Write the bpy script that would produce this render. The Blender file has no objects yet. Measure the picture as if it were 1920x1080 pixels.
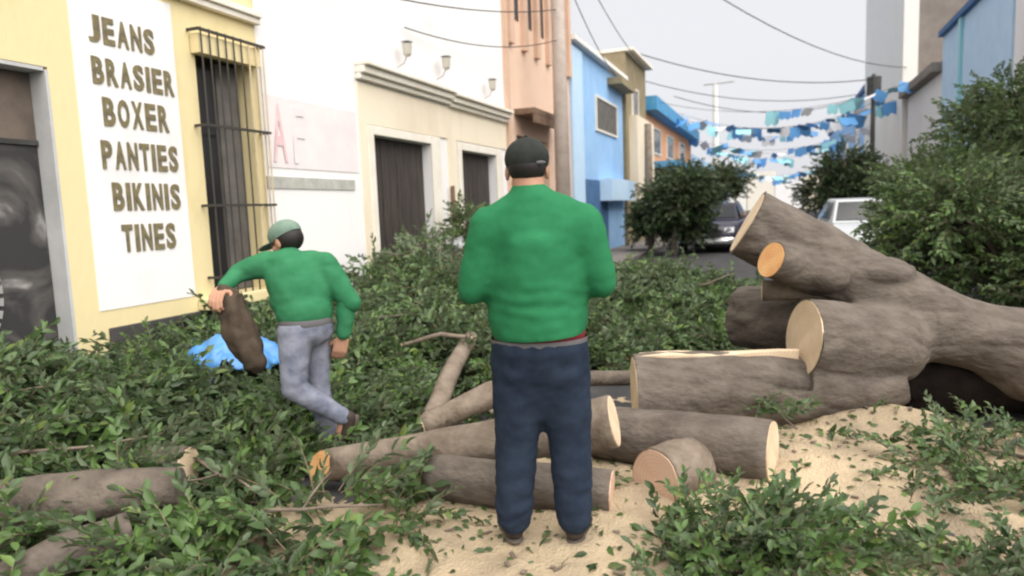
import bpy, bmesh, math, random
import numpy as np
from mathutils import Vector, Matrix, noise
R = math.radians
random.seed(7); rng = np.random.default_rng(11)
SC = bpy.context.scene
COL = SC.collection

# ------------------------------------------------------------------ camera
cam_d = bpy.data.cameras.new('camera'); cam = bpy.data.objects.new('camera', cam_d); COL.objects.link(cam)
yaw, pitch, roll = R(-21.146), R(-6.394), R(2.2)
F = Vector((math.sin(yaw)*math.cos(pitch), math.cos(yaw)*math.cos(pitch), math.sin(pitch)))
Rt = Vector((math.cos(yaw), -math.sin(yaw), 0)); Up = Rt.cross(F)
R2 = Rt*math.cos(roll)-Up*math.sin(roll); U2 = Up*math.cos(roll)+Rt*math.sin(roll)
M4 = Matrix((R2, U2, -F)).transposed().to_4x4(); M4.translation = Vector((0, 0, 1.47))
cam.matrix_world = M4
cam_d.sensor_width = 36; cam_d.lens = 1300/1920*36
cam_d.clip_start = 0.05; cam_d.clip_end = 2000
cam_d.dof.use_dof = True; cam_d.dof.focus_distance = 3.4; cam_d.dof.aperture_fstop = 2.0
SC.camera = cam

# ------------------------------------------------------------------ world, sun, exposure
SUN_AZ, SUN_EL = R(122), R(54)          # azimuth from +Y towards +X
w = bpy.data.worlds.new('World'); SC.world = w; w.use_nodes = True
nt = w.node_tree; nt.nodes.clear()
sky = nt.nodes.new('ShaderNodeTexSky'); sky.sky_type = 'NISHITA'; sky.sun_disc = False
sky.sun_elevation = SUN_EL; sky.sun_rotation = SUN_AZ; sky.dust_density = 6; sky.air_density = 1.0; sky.ozone_density = 1
hs = nt.nodes.new('ShaderNodeHueSaturation'); hs.inputs['Saturation'].default_value = 0.10
mx = nt.nodes.new('ShaderNodeMixRGB'); mx.inputs[0].default_value = 0.82; mx.inputs[2].default_value = (4.15, 4.2, 4.4, 1)
bg = nt.nodes.new('ShaderNodeBackground'); bg.inputs['Strength'].default_value = 0.062
wo = nt.nodes.new('ShaderNodeOutputWorld')
nt.links.new(sky.outputs[0], hs.inputs['Color']); nt.links.new(hs.outputs[0], mx.inputs[1])
nt.links.new(mx.outputs[0], bg.inputs['Color']); nt.links.new(bg.outputs[0], wo.inputs[0])
sl = bpy.data.lights.new('sun', 'SUN'); sl.energy = 1.5; sl.angle = R(95); sl.color = (1, .95, .87)
so = bpy.data.objects.new('sun', sl); COL.objects.link(so)
sd = Vector((math.sin(SUN_AZ)*math.cos(SUN_EL), math.cos(SUN_AZ)*math.cos(SUN_EL), math.sin(SUN_EL)))
so.rotation_euler = (-sd).to_track_quat('-Z', 'Y').to_euler(); so.location = (10, -5, 30)
SC.view_settings.view_transform = 'Standard'; SC.view_settings.look = 'None'
SC.view_settings.gamma = 1; SC.view_settings.use_curve_mapping = False
SC.view_settings.exposure = 1.82
SC.render.engine = 'CYCLES'; SC.cycles.use_denoising = True
SC.cycles.max_bounces = 6; SC.cycles.transparent_max_bounces = 6
SC.cycles.filter_width = 2.2

# ------------------------------------------------------------------ helpers
MATS = {}
def mat(name, col, rough=.8, spec=.3, col2=None, scale=4, detail=6, bump=0, bscale=30, metal=0, stretch=(1,1,1), lo=.35, hi=.65, coords='Object'):
    if name in MATS: return MATS[name]
    m = bpy.data.materials.new(name); m.use_nodes = True; t = m.node_tree
    b = t.nodes['Principled BSDF']; b.inputs['Roughness'].default_value = rough
    b.inputs['Specular IOR Level'].default_value = spec; b.inputs['Metallic'].default_value = metal
    b.inputs['Base Color'].default_value = (*col, 1)
    if col2 or bump:
        tc = t.nodes.new('ShaderNodeTexCoord'); mp = t.nodes.new('ShaderNodeMapping'); mp.inputs['Scale'].default_value = stretch
        t.links.new(tc.outputs[coords], mp.inputs[0])
    if col2:
        n = t.nodes.new('ShaderNodeTexNoise'); n.inputs['Scale'].default_value = scale; n.inputs['Detail'].default_value = detail
        n.inputs['Roughness'].default_value = .62
        rp = t.nodes.new('ShaderNodeValToRGB'); rp.color_ramp.elements[0].position = lo; rp.color_ramp.elements[1].position = hi
        rp.color_ramp.elements[0].color = (*col, 1); rp.color_ramp.elements[1].color = (*col2, 1)
        t.links.new(mp.outputs[0], n.inputs[0]); t.links.new(n.outputs[0], rp.inputs[0]); t.links.new(rp.outputs[0], b.inputs['Base Color'])
    if bump:
        n2 = t.nodes.new('ShaderNodeTexNoise'); n2.inputs['Scale'].default_value = bscale; n2.inputs['Detail'].default_value = 5
        bp = t.nodes.new('ShaderNodeBump'); bp.inputs['Strength'].default_value = bump; bp.inputs['Distance'].default_value = .02
        t.links.new(mp.outputs[0], n2.inputs[0]); t.links.new(n2.outputs[0], bp.inputs['Height']); t.links.new(bp.outputs[0], b.inputs['Normal'])
    MATS[name] = m; return m

def leafmat(name, c1, c2, under):
    m = bpy.data.materials.new(name); m.use_nodes = True; t = m.node_tree; N = t.nodes; L = t.links
    b = N['Principled BSDF']; b.inputs['Roughness'].default_value = .42; b.inputs['Specular IOR Level'].default_value = .45
    g = N.new('ShaderNodeNewGeometry'); rp = N.new('ShaderNodeValToRGB')
    rp.color_ramp.elements[0].color = (*c1, 1); rp.color_ramp.elements[1].color = (*c2, 1); rp.color_ramp.elements[1].position = .9
    e = rp.color_ramp.elements.new(.97); e.color = (c2[0]*1.35, c2[1]*1.1, c2[2]*.9, 1)
    L.new(g.outputs['Random Per Island'], rp.inputs[0])
    tc = N.new('ShaderNodeTexCoord'); nn = N.new('ShaderNodeTexNoise'); nn.inputs['Scale'].default_value = 1.9; nn.inputs['Detail'].default_value = 3
    r2 = N.new('ShaderNodeValToRGB'); r2.color_ramp.elements[0].position = .42; r2.color_ramp.elements[1].position = .62
    my = N.new('ShaderNodeMixRGB'); my.blend_type = 'MULTIPLY'; my.inputs[2].default_value = (1.45, 1.55, 1.1, 1)
    L.new(tc.outputs['Object'], nn.inputs[0]); L.new(nn.outputs[0], r2.inputs[0]); L.new(r2.outputs[0], my.inputs[0]); L.new(rp.outputs[0], my.inputs[1])
    mx = N.new('ShaderNodeMixRGB'); mx.inputs[2].default_value = (*under, 1)
    L.new(g.outputs['Backfacing'], mx.inputs[0]); L.new(my.outputs[0], mx.inputs[1]); L.new(mx.outputs[0], b.inputs['Base Color'])
    tr = N.new('ShaderNodeBsdfTranslucent'); L.new(mx.outputs[0], tr.inputs[0])
    ms = N.new('ShaderNodeMixShader'); ms.inputs[0].default_value = .22
    L.new(b.outputs[0], ms.inputs[1]); L.new(tr.outputs[0], ms.inputs[2]); L.new(ms.outputs[0], N['Material Output'].inputs[0])
    MATS[name] = m; return m

def woodcut(name, c1, c2):
    m = bpy.data.materials.new(name); m.use_nodes = True; t = m.node_tree; N = t.nodes; L = t.links
    b = N['Principled BSDF']; b.inputs['Roughness'].default_value = .8; b.inputs['Specular IOR Level'].default_value = .2
    tc = N.new('ShaderNodeTexCoord'); wv = N.new('ShaderNodeTexWave'); wv.wave_type = 'RINGS'; wv.rings_direction = 'SPHERICAL'
    wv.inputs['Scale'].default_value = 16; wv.inputs['Distortion'].default_value = 3.5; wv.inputs['Detail'].default_value = 3; wv.inputs['Detail Scale'].default_value = 1.2
    n = N.new('ShaderNodeTexNoise'); n.inputs['Scale'].default_value = 9; n.inputs['Detail'].default_value = 5
    mm = N.new('ShaderNodeMath'); mm.operation = 'MULTIPLY_ADD'; mm.inputs[1].default_value = .35
    L.new(tc.outputs['Object'], wv.inputs[0]); L.new(tc.outputs['Object'], n.inputs[0]); L.new(wv.outputs['Fac'], mm.inputs[0])
    sb = N.new('ShaderNodeMath'); sb.operation = 'MULTIPLY_ADD'; sb.inputs[1].default_value = 1.6; sb.inputs[2].default_value = -.45
    L.new(n.outputs[0], sb.inputs[0]); L.new(sb.outputs[0], mm.inputs[2])
    rp = N.new('ShaderNodeValToRGB'); rp.color_ramp.elements[0].color = (*c1, 1); rp.color_ramp.elements[1].color = (*c2, 1)
    L.new(mm.outputs[0], rp.inputs[0]); L.new(rp.outputs[0], b.inputs['Base Color'])
    bp = N.new('ShaderNodeBump'); bp.inputs['Strength'].default_value = .3; bp.inputs['Distance'].default_value = .01
    L.new(n.outputs[0], bp.inputs['Height']); L.new(bp.outputs[0], b.inputs['Normal'])
    MATS[name] = m; return m

def link(o, parent=None):
    COL.objects.link(o)
    if parent is not None: o.parent = parent
    return o
def tag(o, label=None, cat=None, group=None, kind=None):
    if label: o['label'] = label
    if cat: o['category'] = cat
    if group: o['group'] = group
    if kind: o['kind'] = kind
    return o
def thing(name, label, cat, loc=(0,0,0), rz=0, group=None):
    o = bpy.data.objects.new(name, None); o.empty_display_size = .1; COL.objects.link(o)
    o.location = loc; o.rotation_euler = (0, 0, rz)
    return tag(o, label, cat, group)
class MB:
    """collects shapes in WORLD coordinates; build() re-bases them on the parent"""
    def __init__(s): s.v = []; s.f = []; s.m = []
    def add(s, vs, fs, m=0):
        o = len(s.v); s.v += [tuple(v) for v in vs]; s.f += [tuple(i+o for i in f) for f in fs]; s.m += [m]*len(fs); return s
    def box(s, x0, x1, y0, y1, z0, z1, m=0):
        return s.add([(x0,y0,z0),(x1,y0,z0),(x1,y1,z0),(x0,y1,z0),(x0,y0,z1),(x1,y0,z1),(x1,y1,z1),(x0,y1,z1)],
                     [(0,3,2,1),(4,5,6,7),(0,1,5,4),(1,2,6,5),(2,3,7,6),(3,0,4,7)], m)
    def tube(s, pts, rad, n=10, caps=True, m=0, rough=0, mcap=None, seed=0):
        pts = [Vector(p) for p in pts]
        if not hasattr(rad, '__len__'): rad = [rad]*len(pts)
        vs = []; fs = []; ref = None
        for i, p in enumerate(pts):
            d = (pts[min(i+1, len(pts)-1)]-pts[max(i-1, 0)]).normalized()
            if ref is None: ref = d.orthogonal().normalized()
            u = (ref-d*ref.dot(d)).normalized(); ref = u; v = d.cross(u)
            for k in range(n):
                a = 2*math.pi*k/n; rr = rad[i]
                if rough: rr *= 1+rough*noise.noise(Vector((math.cos(a)*1.3, math.sin(a)*1.3, i*.35+seed*7.7)))
                vs.append(p+(u*math.cos(a)+v*math.sin(a))*rr)
        for i in range(len(pts)-1):
            for k in range(n):
                k2 = (k+1) % n; fs.append((i*n+k, i*n+k2, (i+1)*n+k2, (i+1)*n+k))
        s.add(vs, fs, m)
        if caps:
            o = len(s.v)-len(vs); mc = m if mcap is None else mcap
            s.f.append(tuple(o+k for k in range(n))[::-1]); s.m.append(mc)
            s.f.append(tuple(o+(len(pts)-1)*n+k for k in range(n))); s.m.append(mc)
        return s
    def build(s, name, mats, parent=None, smooth=False, bevel=0, label=None):
        me = bpy.data.meshes.new(name)
        off = Vector((0,0,0)); inv = Matrix()
        if parent is not None:
            bpy.context.view_layer.update(); inv = parent.matrix_world.inverted()
        me.from_pydata([tuple(inv@Vector(v)) for v in s.v], [], s.f)
        mats = mats if isinstance(mats, (list, tuple)) else [mats]
        for m in mats: me.materials.append(m)
        me.polygons.foreach_set('material_index', s.m)
        if smooth: me.polygons.foreach_set('use_smooth', [True]*len(s.f))
        me.update()
        o = link(bpy.data.objects.new(name, me), parent)
        if bevel:
            b = o.modifiers.new('bevel', 'BEVEL'); b.width = bevel; b.segments = 2; b.limit_method = 'ANGLE'
        if label: o['label'] = label
        return o
def bx(name, m, parent, x0, x1, y0, y1, z0, z1, bevel=0): return MB().box(x0,x1,y0,y1,z0,z1).build(name, m, parent, bevel=bevel)
def lerp(a, b, t): return a+(b-a)*t
def path(a, b, n=8, sag=0, wob=0, seed=0):
    a = Vector(a); b = Vector(b); out = []
    for i in range(n+1):
        t = i/n; p = a.lerp(b, t); p.z -= sag*4*t*(1-t)
        if wob: p += noise.noise_vector(Vector((t*2.2+seed*3.1, seed*1.7, .3)))*wob
        out.append(p)
    return out

# ------------------------------------------------------------------ materials
M = dict(
 yellow=mat('yellow paint', (.60,.49,.26), .85, .2, (.73,.62,.36), 1.8, 8, bump=.2, bscale=18, stretch=(1,1,.4), lo=.24, hi=.46),
 white=mat('white wall paint', (.66,.63,.62), .9, .2, (.81,.79,.79), 1.1, 8, bump=.2, bscale=14, stretch=(1,1,.4), lo=.22, hi=.44),
 panel=mat('white panel paint', (.66,.63,.63), .88, .2, (.79,.77,.77), 1.7, 8, bump=.2, bscale=16, stretch=(1,1,.4), lo=.22, hi=.44),
 cream=mat('cream paint', (.68,.58,.45), .9, .2, (.80,.71,.56), 1.3, 8, bump=.2, bscale=14, stretch=(1,1,.4), lo=.27, hi=.55),
 trim=mat('pale trim paint', (.74,.68,.58), .88, .2, (.80,.76,.69), 3, bump=.1),
 grey=mat('grey jamb paint', (.44,.44,.44), .85, .2, (.54,.54,.54), 3, bump=.1),
 plinth=mat('dark plinth paint', (.045,.043,.045), .8, .25, (.075,.07,.07), 5, bump=.2),
 dark=mat('dark steel', (.03,.03,.03), .55, .4, (.06,.058,.055), 4),
 wood=mat('dark door wood', (.035,.028,.026), .65, .3, (.07,.058,.052), 3, stretch=(8,8,.8), bump=.2),
 iron=mat('window iron', (.05,.045,.04), .6, .3), ironcream=mat('cream painted iron', (.62,.50,.33), .6, .3, (.5,.42,.3), 9),
 glass=mat('dark glass', (.02,.021,.024), .12, .5), inner=mat('inner shutter', (.16,.15,.14), .7, .2, (.1,.095,.09), 5),
 letter=mat('olive lettering', (.13,.11,.065), .6, .3, (.24,.20,.10), 14), pinkp=mat('faded pink paint', (.74,.66,.67), .9, .2, (.76,.73,.73), 2.5),
 red=mat('faded red paint', (.70,.45,.47), .9, .2, (.74,.60,.61), 5), band=mat('grey green band', (.36,.36,.33), .85, .2, (.50,.50,.46), 6),
 peach=mat('peach paint', (.74,.52,.39), .9, .2, (.78,.58,.45), 1.2, bump=.12), peachd=mat('peach trim', (.60,.41,.30), .9, .2, (.66,.47,.36), 3),
 brown=mat('brown metal', (.14,.085,.055), .7, .3, (.2,.13,.09), 5), shutter=mat('shutter steel', (.52,.48,.45), .5, .4, (.42,.38,.36), 4),
 blue=mat('sky blue paint', (.27,.47,.76), .88, .2, (.34,.54,.80), 1.3, bump=.1), blued=mat('deep blue paint', (.05,.12,.26), .8, .3, (.08,.17,.33), 3),
 bluep=mat('pale blue paint', (.46,.64,.82), .88, .2, (.52,.68,.84), 2), olive=mat('olive wall', (.23,.19,.12), .9, .2, (.30,.25,.16), 2),
 orange=mat('orange paint', (.72,.33,.17), .9, .2, (.76,.42,.25), 2), tarp=mat('blue awning', (.06,.26,.52), .6, .3, (.10,.34,.58), 3),
 concrete=mat('pale concrete', (.76,.74,.70), .9, .2, (.80,.78,.74), 1.2, bump=.15), concd=mat('brown grey render', (.21,.18,.16), .92, .15, (.27,.24,.215), 1.5),
 pole=mat('pole concrete', (.40,.34,.30), .9, .2, (.5,.43,.38), 5), cable=mat('cable rubber', (.03,.03,.032), .6, .3),
 asphalt=mat('asphalt', (.045,.045,.047), .9, .25, (.075,.073,.072), 3, bump=.4, bscale=90), walk=mat('pavement concrete', (.15,.135,.125), .9, .2, (.22,.20,.185), 2.5, bump=.2),
 sawdust=mat('sawdust', (.27,.215,.155), .95, .1, (.52,.41,.275), 2.2, 12, bump=.9, bscale=70, lo=.28, hi=.60),
 bark=mat('grey bark', (.078,.063,.052), .85, .2, (.168,.141,.118), 7, 10, bump=.7, bscale=26, stretch=(.7,1.3,1.3), lo=.3, hi=.68),
 barkd=mat('brown bark', (.085,.07,.058), .88, .2, (.17,.14,.115), 8, 10, bump=.7, bscale=28, lo=.3, hi=.7),
 barkp=mat('pale bark', (.14,.108,.083), .85, .2, (.235,.19,.15), 8, 10, bump=.5, bscale=30),
 twig=mat('twig bark', (.14,.11,.07), .85, .2, (.22,.18,.12), 10),
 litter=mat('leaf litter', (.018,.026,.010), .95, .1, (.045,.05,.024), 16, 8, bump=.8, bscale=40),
 shirt=mat('green jersey', (.016,.138,.054), .85, .2, (.022,.170,.070), 8, bump=.08, bscale=180),
 shirt2=mat('washed green jersey', (.024,.150,.065), .85, .2, (.038,.185,.085), 8, bump=.08, bscale=160),
 jeans=mat('navy denim', (.014,.022,.039), .88, .15, (.024,.035,.058), 10, bump=.15, bscale=200),
 jeansp=mat('faded denim', (.10,.115,.165), .88, .15, (.30,.31,.37), 5, bump=.15, bscale=160),
 skin=mat('skin', (.36,.19,.12), .6, .35, (.42,.23,.15), 8), cap=mat('black cap cloth', (.018,.02,.018), .85, .2, (.03,.034,.03), 12),
 capg=mat('grey green cap cloth', (.13,.2,.16), .85, .2, (.19,.26,.21), 12), hair=mat('dark hair', (.012,.010,.009), .6, .4),
 shoe=mat('brown leather', (.03,.021,.017), .6, .35, (.05,.036,.028), 9), sole=mat('shoe sole', (.10,.085,.07), .8, .2),
 belt=mat('grey waistband', (.12,.115,.12), .8, .2), under=mat('red cloth', (.17,.022,.03), .85, .2), eye=mat('eye', (.5,.5,.48), .3, .5),
 bag=mat('blue plastic sheet', (.05,.20,.52), .35, .5, (.10,.30,.62), 5, bump=.3, bscale=14), bagd=mat('dark blue cloth', (.02,.035,.10), .8, .2, (.03,.05,.14), 6),
 carw=mat('white car paint', (.62,.65,.67), .25, .5), card=mat('dark car paint', (.03,.028,.05), .25, .5), tyre=mat('tyre rubber', (.02,.02,.02), .85, .2),
 rim=mat('wheel rim', (.4,.4,.42), .35, .5, metal=.7), lampc=mat('lamp lens', (.6,.6,.6), .15, .6), chrome=mat('chrome', (.7,.7,.7), .2, .5, metal=.9), redl=mat('red lens', (.4,.02,.02), .25, .5),
 signw=mat('white sign', (.72,.72,.70), .6, .3), fturq=mat('turquoise plastic', (.30,.60,.66), .5, .3), fblue=mat('blue plastic', (.12,.33,.66), .5, .3), fwhite=mat('white plastic', (.75,.75,.78), .5, .3),
 steelgrey=mat('galvanised steel', (.35,.35,.36), .5, .4, (.45,.45,.45), 6))
leafmat('leaf', (.026,.050,.016), (.082,.135,.050), (.16,.21,.12)); M['leaf'] = MATS['leaf']
leafmat('tree leaf', (.034,.066,.022), (.105,.165,.058), (.15,.20,.10)); M['tleaf'] = MATS['tree leaf']
leafmat('far leaf', (.016,.036,.014), (.045,.078,.026), (.07,.1,.05)); M['fleaf'] = MATS['far leaf']
M['cut'] = woodcut('sawn wood', (.56,.41,.27), (.76,.61,.44)); M['cuto'] = woodcut('orange sawn wood', (.58,.25,.09), (.80,.48,.22)); M['cutp'] = woodcut('pink sawn wood', (.54,.35,.25), (.68,.48,.36))

# mural on the metal door: grey print with pale swirls
def mural():
    m = bpy.data.materials.new('mural print'); m.use_nodes = True; t = m.node_tree; N = t.nodes; L = t.links
    b = N['Principled BSDF']; b.inputs['Roughness'].default_value = .7
    tc = N.new('ShaderNodeTexCoord'); n = N.new('ShaderNodeTexNoise'); n.inputs['Scale'].default_value = 1.7; n.inputs['Detail'].default_value = 7; n.inputs['Distortion'].default_value = 1.6
    rp = N.new('ShaderNodeValToRGB'); rp.color_ramp.elements[0].position = .46; rp.color_ramp.elements[0].color = (.028,.027,.027,1); rp.color_ramp.elements[1].position = .74; rp.color_ramp.elements[1].color = (.5,.48,.47,1)
    e = rp.color_ramp.elements.new(.58); e.color = (.09,.082,.078,1)
    L.new(tc.outputs['Object'], n.inputs[0]); L.new(n.outputs[0], rp.inputs[0]); L.new(rp.outputs[0], b.inputs['Base Color'])
    return m
M['mural'] = mural()

# ------------------------------------------------------------------ ground
def grid(name, x0, x1, y0, y1, nx, ny, hf, m, kind, label=None, cat=None, smooth=True):
    xs = np.linspace(x0, x1, nx+1); ys = np.linspace(y0, y1, ny+1)
    vs = [(x, y, hf(x, y)) for y in ys for x in xs]
    fs = [(j*(nx+1)+i, j*(nx+1)+i+1, (j+1)*(nx+1)+i+1, (j+1)*(nx+1)+i) for j in range(ny) for i in range(nx)]
    o = MB().add(vs, fs).build(name, m, smooth=smooth); return tag(o, label, cat, kind=kind)
g = MB().add([(-300,-300,0),(300,-300,0),(300,600,0),(-300,600,0)], [(0,1,2,3)]).build('street', M['asphalt']); tag(g, kind='structure')
for nm, x0, x1 in (('pavement_left', -5.0, -3.75), ('pavement_right', 3.75, 5.0)):
    tag(MB().box(x0, x1, -6, 90, 0.001, .13).build(nm, M['walk'], bevel=.02), kind='structure')
tag(MB().box(-3.746, -3.60, -6, 90, 0.001, .125).build('kerb_left', M['walk'], bevel=.02), kind='structure')
tag(MB().box(3.60, 3.746, -6, 90, 0.001, .125).build('kerb_right', M['walk'], bevel=.02), kind='structure')

def fbm(x, y, s, o=0): return noise.fractal(Vector((x*s, y*s, o)), 1.0, 2.0, 4)
BUMPS = [(-1.1,2.5,1.5,1.1,.06),(.55,4.60,.50,.30,.19),(1.3,4.4,.6,.4,.06),(.3,4.1,.7,.5,.10),(.75,2.85,.8,.45,.07),(1.6,3.8,.7,.7,.06),(-.4,3.7,.9,.8,.06)]
def sawh(x, y):
    h = -.018
    for cx, cy, sx, sy, a in BUMPS: h += a*math.exp(-((x-cx)/sx)**2-((y-cy)/sy)**2)
    return h+.045*fbm(x, y, 1.9)+.014*fbm(x, y, 6, 3)+.006*fbm(x, y, 17, 5)
grid('sawdust', -3.2, 3.6, .8, 6.6, 230, 196, sawh, M['sawdust'], 'stuff', 'pale tan sawdust spread around the cut logs', 'sawdust')
def gz(x, y): return max(0.0, sawh(x, y)) if (-3.2 < x < 3.6 and .8 < y < 6.6) else 0.0

# ------------------------------------------------------------------ left: shop with lettering
WX = -5.0
shop = thing('shop_building', 'yellow and white shop front with olive lettering beside a barred window', 'building', (WX, 4.5, 0))
b = MB()
b.box(-5.25, WX, 3.68, 5.10, 0, 4.6); b.box(-5.25, WX, 5.10, 5.80, 0, .77); b.box(-5.25, WX, 5.10, 5.80, 3.05, 4.6)
b.box(-5.25, WX, 5.80, 5.93, 0, 4.6); b.box(-5.25, WX, -1.5, 3.68, 2.64, 4.6); b.box(-5.25, WX, -1.5, .6, 0, 2.64); b.box(-9, -5.6, -1.5, 5.93, 0, 4.55)
b.build('wall', M['yellow'], shop)
bx('door_jamb', M['grey'], shop, -5.24, -4.997, 3.655, 3.678, 0, 2.62)
bx('lintel_soffit', M['grey'], shop, -5.24, -5.003, .6, 3.65, 2.61, 2.637)
bx('painted_panel', M['panel'], shop, -5.0, -4.994, 3.89, 4.86, .80, 3.38)
bx('plinth', M['plinth'], shop, -5.0, -4.975, 3.95, 5.93, 0, .655, bevel=.008)
bx('window_sill', M['yellow'], shop, -4.999, -4.86, 4.88, 5.90, .66, .768, bevel=.012)
mo = MB(); mo.box(-5, -4.90, 4.75, 5.95, 3.50, 3.56); mo.box(-5, -4.93, 4.75, 5.95, 3.44, 3.498); mo.build('ledge_moulding', M['trim'], shop, bevel=.008)
md = thing('metal_door', 'dark metal shop door printed with a grey swirling mural', 'door', (-5.18, 2.2, 0))
MB().box(-5.2, -5.16, .6, 3.65, 0, 2.08).build('lower_panel', M['mural'], md)
MB().box(-5.2, -5.16, .6, 3.65, 2.12, 2.60).build('upper_panel', mat('brown print', (.16,.125,.10), .7, .3, (.08,.065,.055), 2), md)
bx('cross_rail', M['dark'], md, -5.19, -5.14, .6, 3.65, 2.082, 2.118)
wheel = MB()
for k in range(40):
    a0 = 2*math.pi*k/40; a1 = a0+.10
    for r0, r1 in ((.52, .58),):
        q = [(-5.156, 2.70+math.cos(a)*r, 1.02+math.sin(a)*r) for a, r in ((a0,r0),(a0,r1),(a1,r1),(a1,r0))]
        q2 = [(-5.150, *p[1:]) for p in q]
        wheel.add(q+q2, [(0,1,2,3),(7,6,5,4),(0,4,5,1),(1,5,6,2),(2,6,7,3),(3,7,4,0)])
wheel.build('printed_ring', mat('pale grey print', (.30,.30,.29), .7, .3), md)
# barred window
win = MB(); win.box(-5.22, -5.18, 5.10, 5.80, .77, 3.05); win.build('window_pane', M['glass'], shop)
bx('inner_shutter', M['inner'], shop, -5.178, -5.15, 5.50, 5.78, .78, 3.0)
cage = thing('window_cage', 'iron bar cage over the shop window above the yellow sill', 'window grille', (-4.9, 5.45, .77))
for k in range(9):
    y = 5.06+.81*k/8; MB().tube([(-4.87, y, .775), (-4.87, y, 3.22)], .008, 6).build('bar', M['ironcream' if k > 5 else 'iron'], cage)
for k in range(1, 3):
    x = -4.87-.045*k; MB().tube([(x, 5.87, .775), (x, 5.87, 3.22)], .008, 6).build('bar', M['ironcream'], cage)
for z in (.95, 1.62, 2.35, 3.2):
    c = MB(); c.box(-4.882, -4.858, 5.02, 5.90, z-.012, z+.012); c.box(-4.995, -4.882, 5.88, 5.90, z-.012, z+.012); c.box(-4.995, -4.882, 5.02, 5.04, z-.012, z+.012)
    c.build('strap', M['iron'], cage)
bx('cage_top', M['yellow'], cage, -4.99, -4.895, 5.05, 5.86, 3.0, 3.17)

def glyph(ch, size, bold):
    cu = bpy.data.curves.new('g', 'FONT'); cu.body = ch; cu.size = size; cu.offset = bold; cu.extrude = .004; cu.resolution_u = 3
    o = bpy.data.objects.new('g', cu); COL.objects.link(o); bpy.context.view_layer.update()
    me = bpy.data.meshes.new_from_object(o.evaluated_get(bpy.context.evaluated_depsgraph_get()))
    bpy.data.objects.remove(o); bpy.data.curves.remove(cu); return me
def word(txt, y0, y1, z, h, m, parent, x=-4.988, bold=.012, nm='letter'):
    # letters face +X and read towards +Y
    n = len(txt); ws = [.5 if c == 'I' else 1 for c in txt]; tot = sum(ws); y = y0
    for ch, wgt in zip(txt, ws):
        wd = (y1-y0)*wgt/tot
        me = glyph(ch, h/.70, bold*h/.23)
        co = np.empty(len(me.vertices)*3); me.vertices.foreach_get('co', co); co = co.reshape(-1, 3)
        mn, mxx = co.min(0), co.max(0); s = min(wd*.80/(mxx[0]-mn[0]), 1.4) if ch != 'I' else min(1, wd*.62/(mxx[0]-mn[0]))
        hz = h/(mxx[1]-mn[1]); cy = y+wd/2
        out = np.stack([co[:,2], (co[:,0]-(mn[0]+mxx[0])/2)*s, (co[:,1]-mn[1])*hz], 1)
        me.vertices.foreach_set('co', out.ravel()); me.materials.clear(); me.materials.append(m); me.name = nm
        o = link(bpy.data.objects.new(nm, me), parent); o.location = Vector((x, cy, z))-Vector(parent.location)
        y += wd
word('JEANS', 4.02, 4.66, 2.90, .21, M['letter'], shop); word('BRASIER', 4.02, 4.83, 2.58, .21, M['letter'], shop)
word('BOXER', 4.08, 4.74, 2.26, .225, M['letter'], shop); word('PANTIES', 4.03, 4.80, 1.92, .225, M['letter'], shop)
word('BIKINIS', 4.09, 4.79, 1.59, .225, M['letter'], shop); word('TINES', 4.14, 4.70, 1.25, .225, M['letter'], shop)

# ------------------------------------------------------------------ left: white building with two doors
wb = thing('white_building', 'long white building with cream section, cornice and two dark doorways', 'building', (WX, 9.4, 0))
b = MB(); Y0, Y1 = 5.94, 12.94
b.box(-5.3, -5.02, Y0, 8.07, 0, 8); b.box(-5.3, -5.02, 9.71, 10.81, 0, 8); b.box(-5.3, -5.02, 12.35, Y1, 0, 8)
b.box(-5.3, -5.02, 8.07, 9.71, 2.53, 8); b.box(-5.3, -5.02, 10.81, 12.35, 2.51, 8); b.box(-9.5, -5.6, Y0, Y1, 0, 7.9)
b.build('wall', M['white'], wb)
b = MB(); b.box(-5.02, -5.0, 7.76, 7.93, .55, 3.17); b.box(-5.02, -5.0, 7.93, 12.93, 2.66, 3.17); b.box(-5.02, -5.0, 10.30, 10.62, .55, 2.66)
b.build('cream_render', M['cream'], wb)
for y0, y1, zt in ((8.07, 9.71, 2.53), (10.81, 12.35, 2.51)):
    s = MB(); s.box(-5.02, -4.985, y0-.14, y0, 0, zt+.12); s.box(-5.02, -4.985, y1, y1+.30, 0, zt+.12); s.box(-5.02, -4.985, y0, y1, zt, zt+.12); s.build('door_surround', M['trim'], wb, bevel=.01)
for y0, y1, zo in ((7.74, 10.35, 3.20), (10.37, 12.93, 3.17)):
    s = MB(); s.box(-5.02, -4.93, y0, y1, zo, zo+.07); s.box(-5.02, -4.87, y0, y1, zo+.072, zo+.16); s.box(-5.02, -4.81, y0, y1, zo+.162, zo+.22); s.build('cornice', M['trim'], wb, bevel=.012)
bx('grey_band', M['band'], wb, -5.02, -5.005, 5.96, 7.58, 1.80, 1.925)
bx('pink_panel', M['pinkp'], wb, -5.02, -5.012, 6.0, 7.7, 2.02, 2.78)
word('A', 6.06, 6.34, 2.08, .62, M['red'], wb, x=-5.006, bold=.004); word('F', 6.40, 6.66, 2.08, .62, M['pinkp'], wb, x=-5.006, bold=.004)
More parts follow.
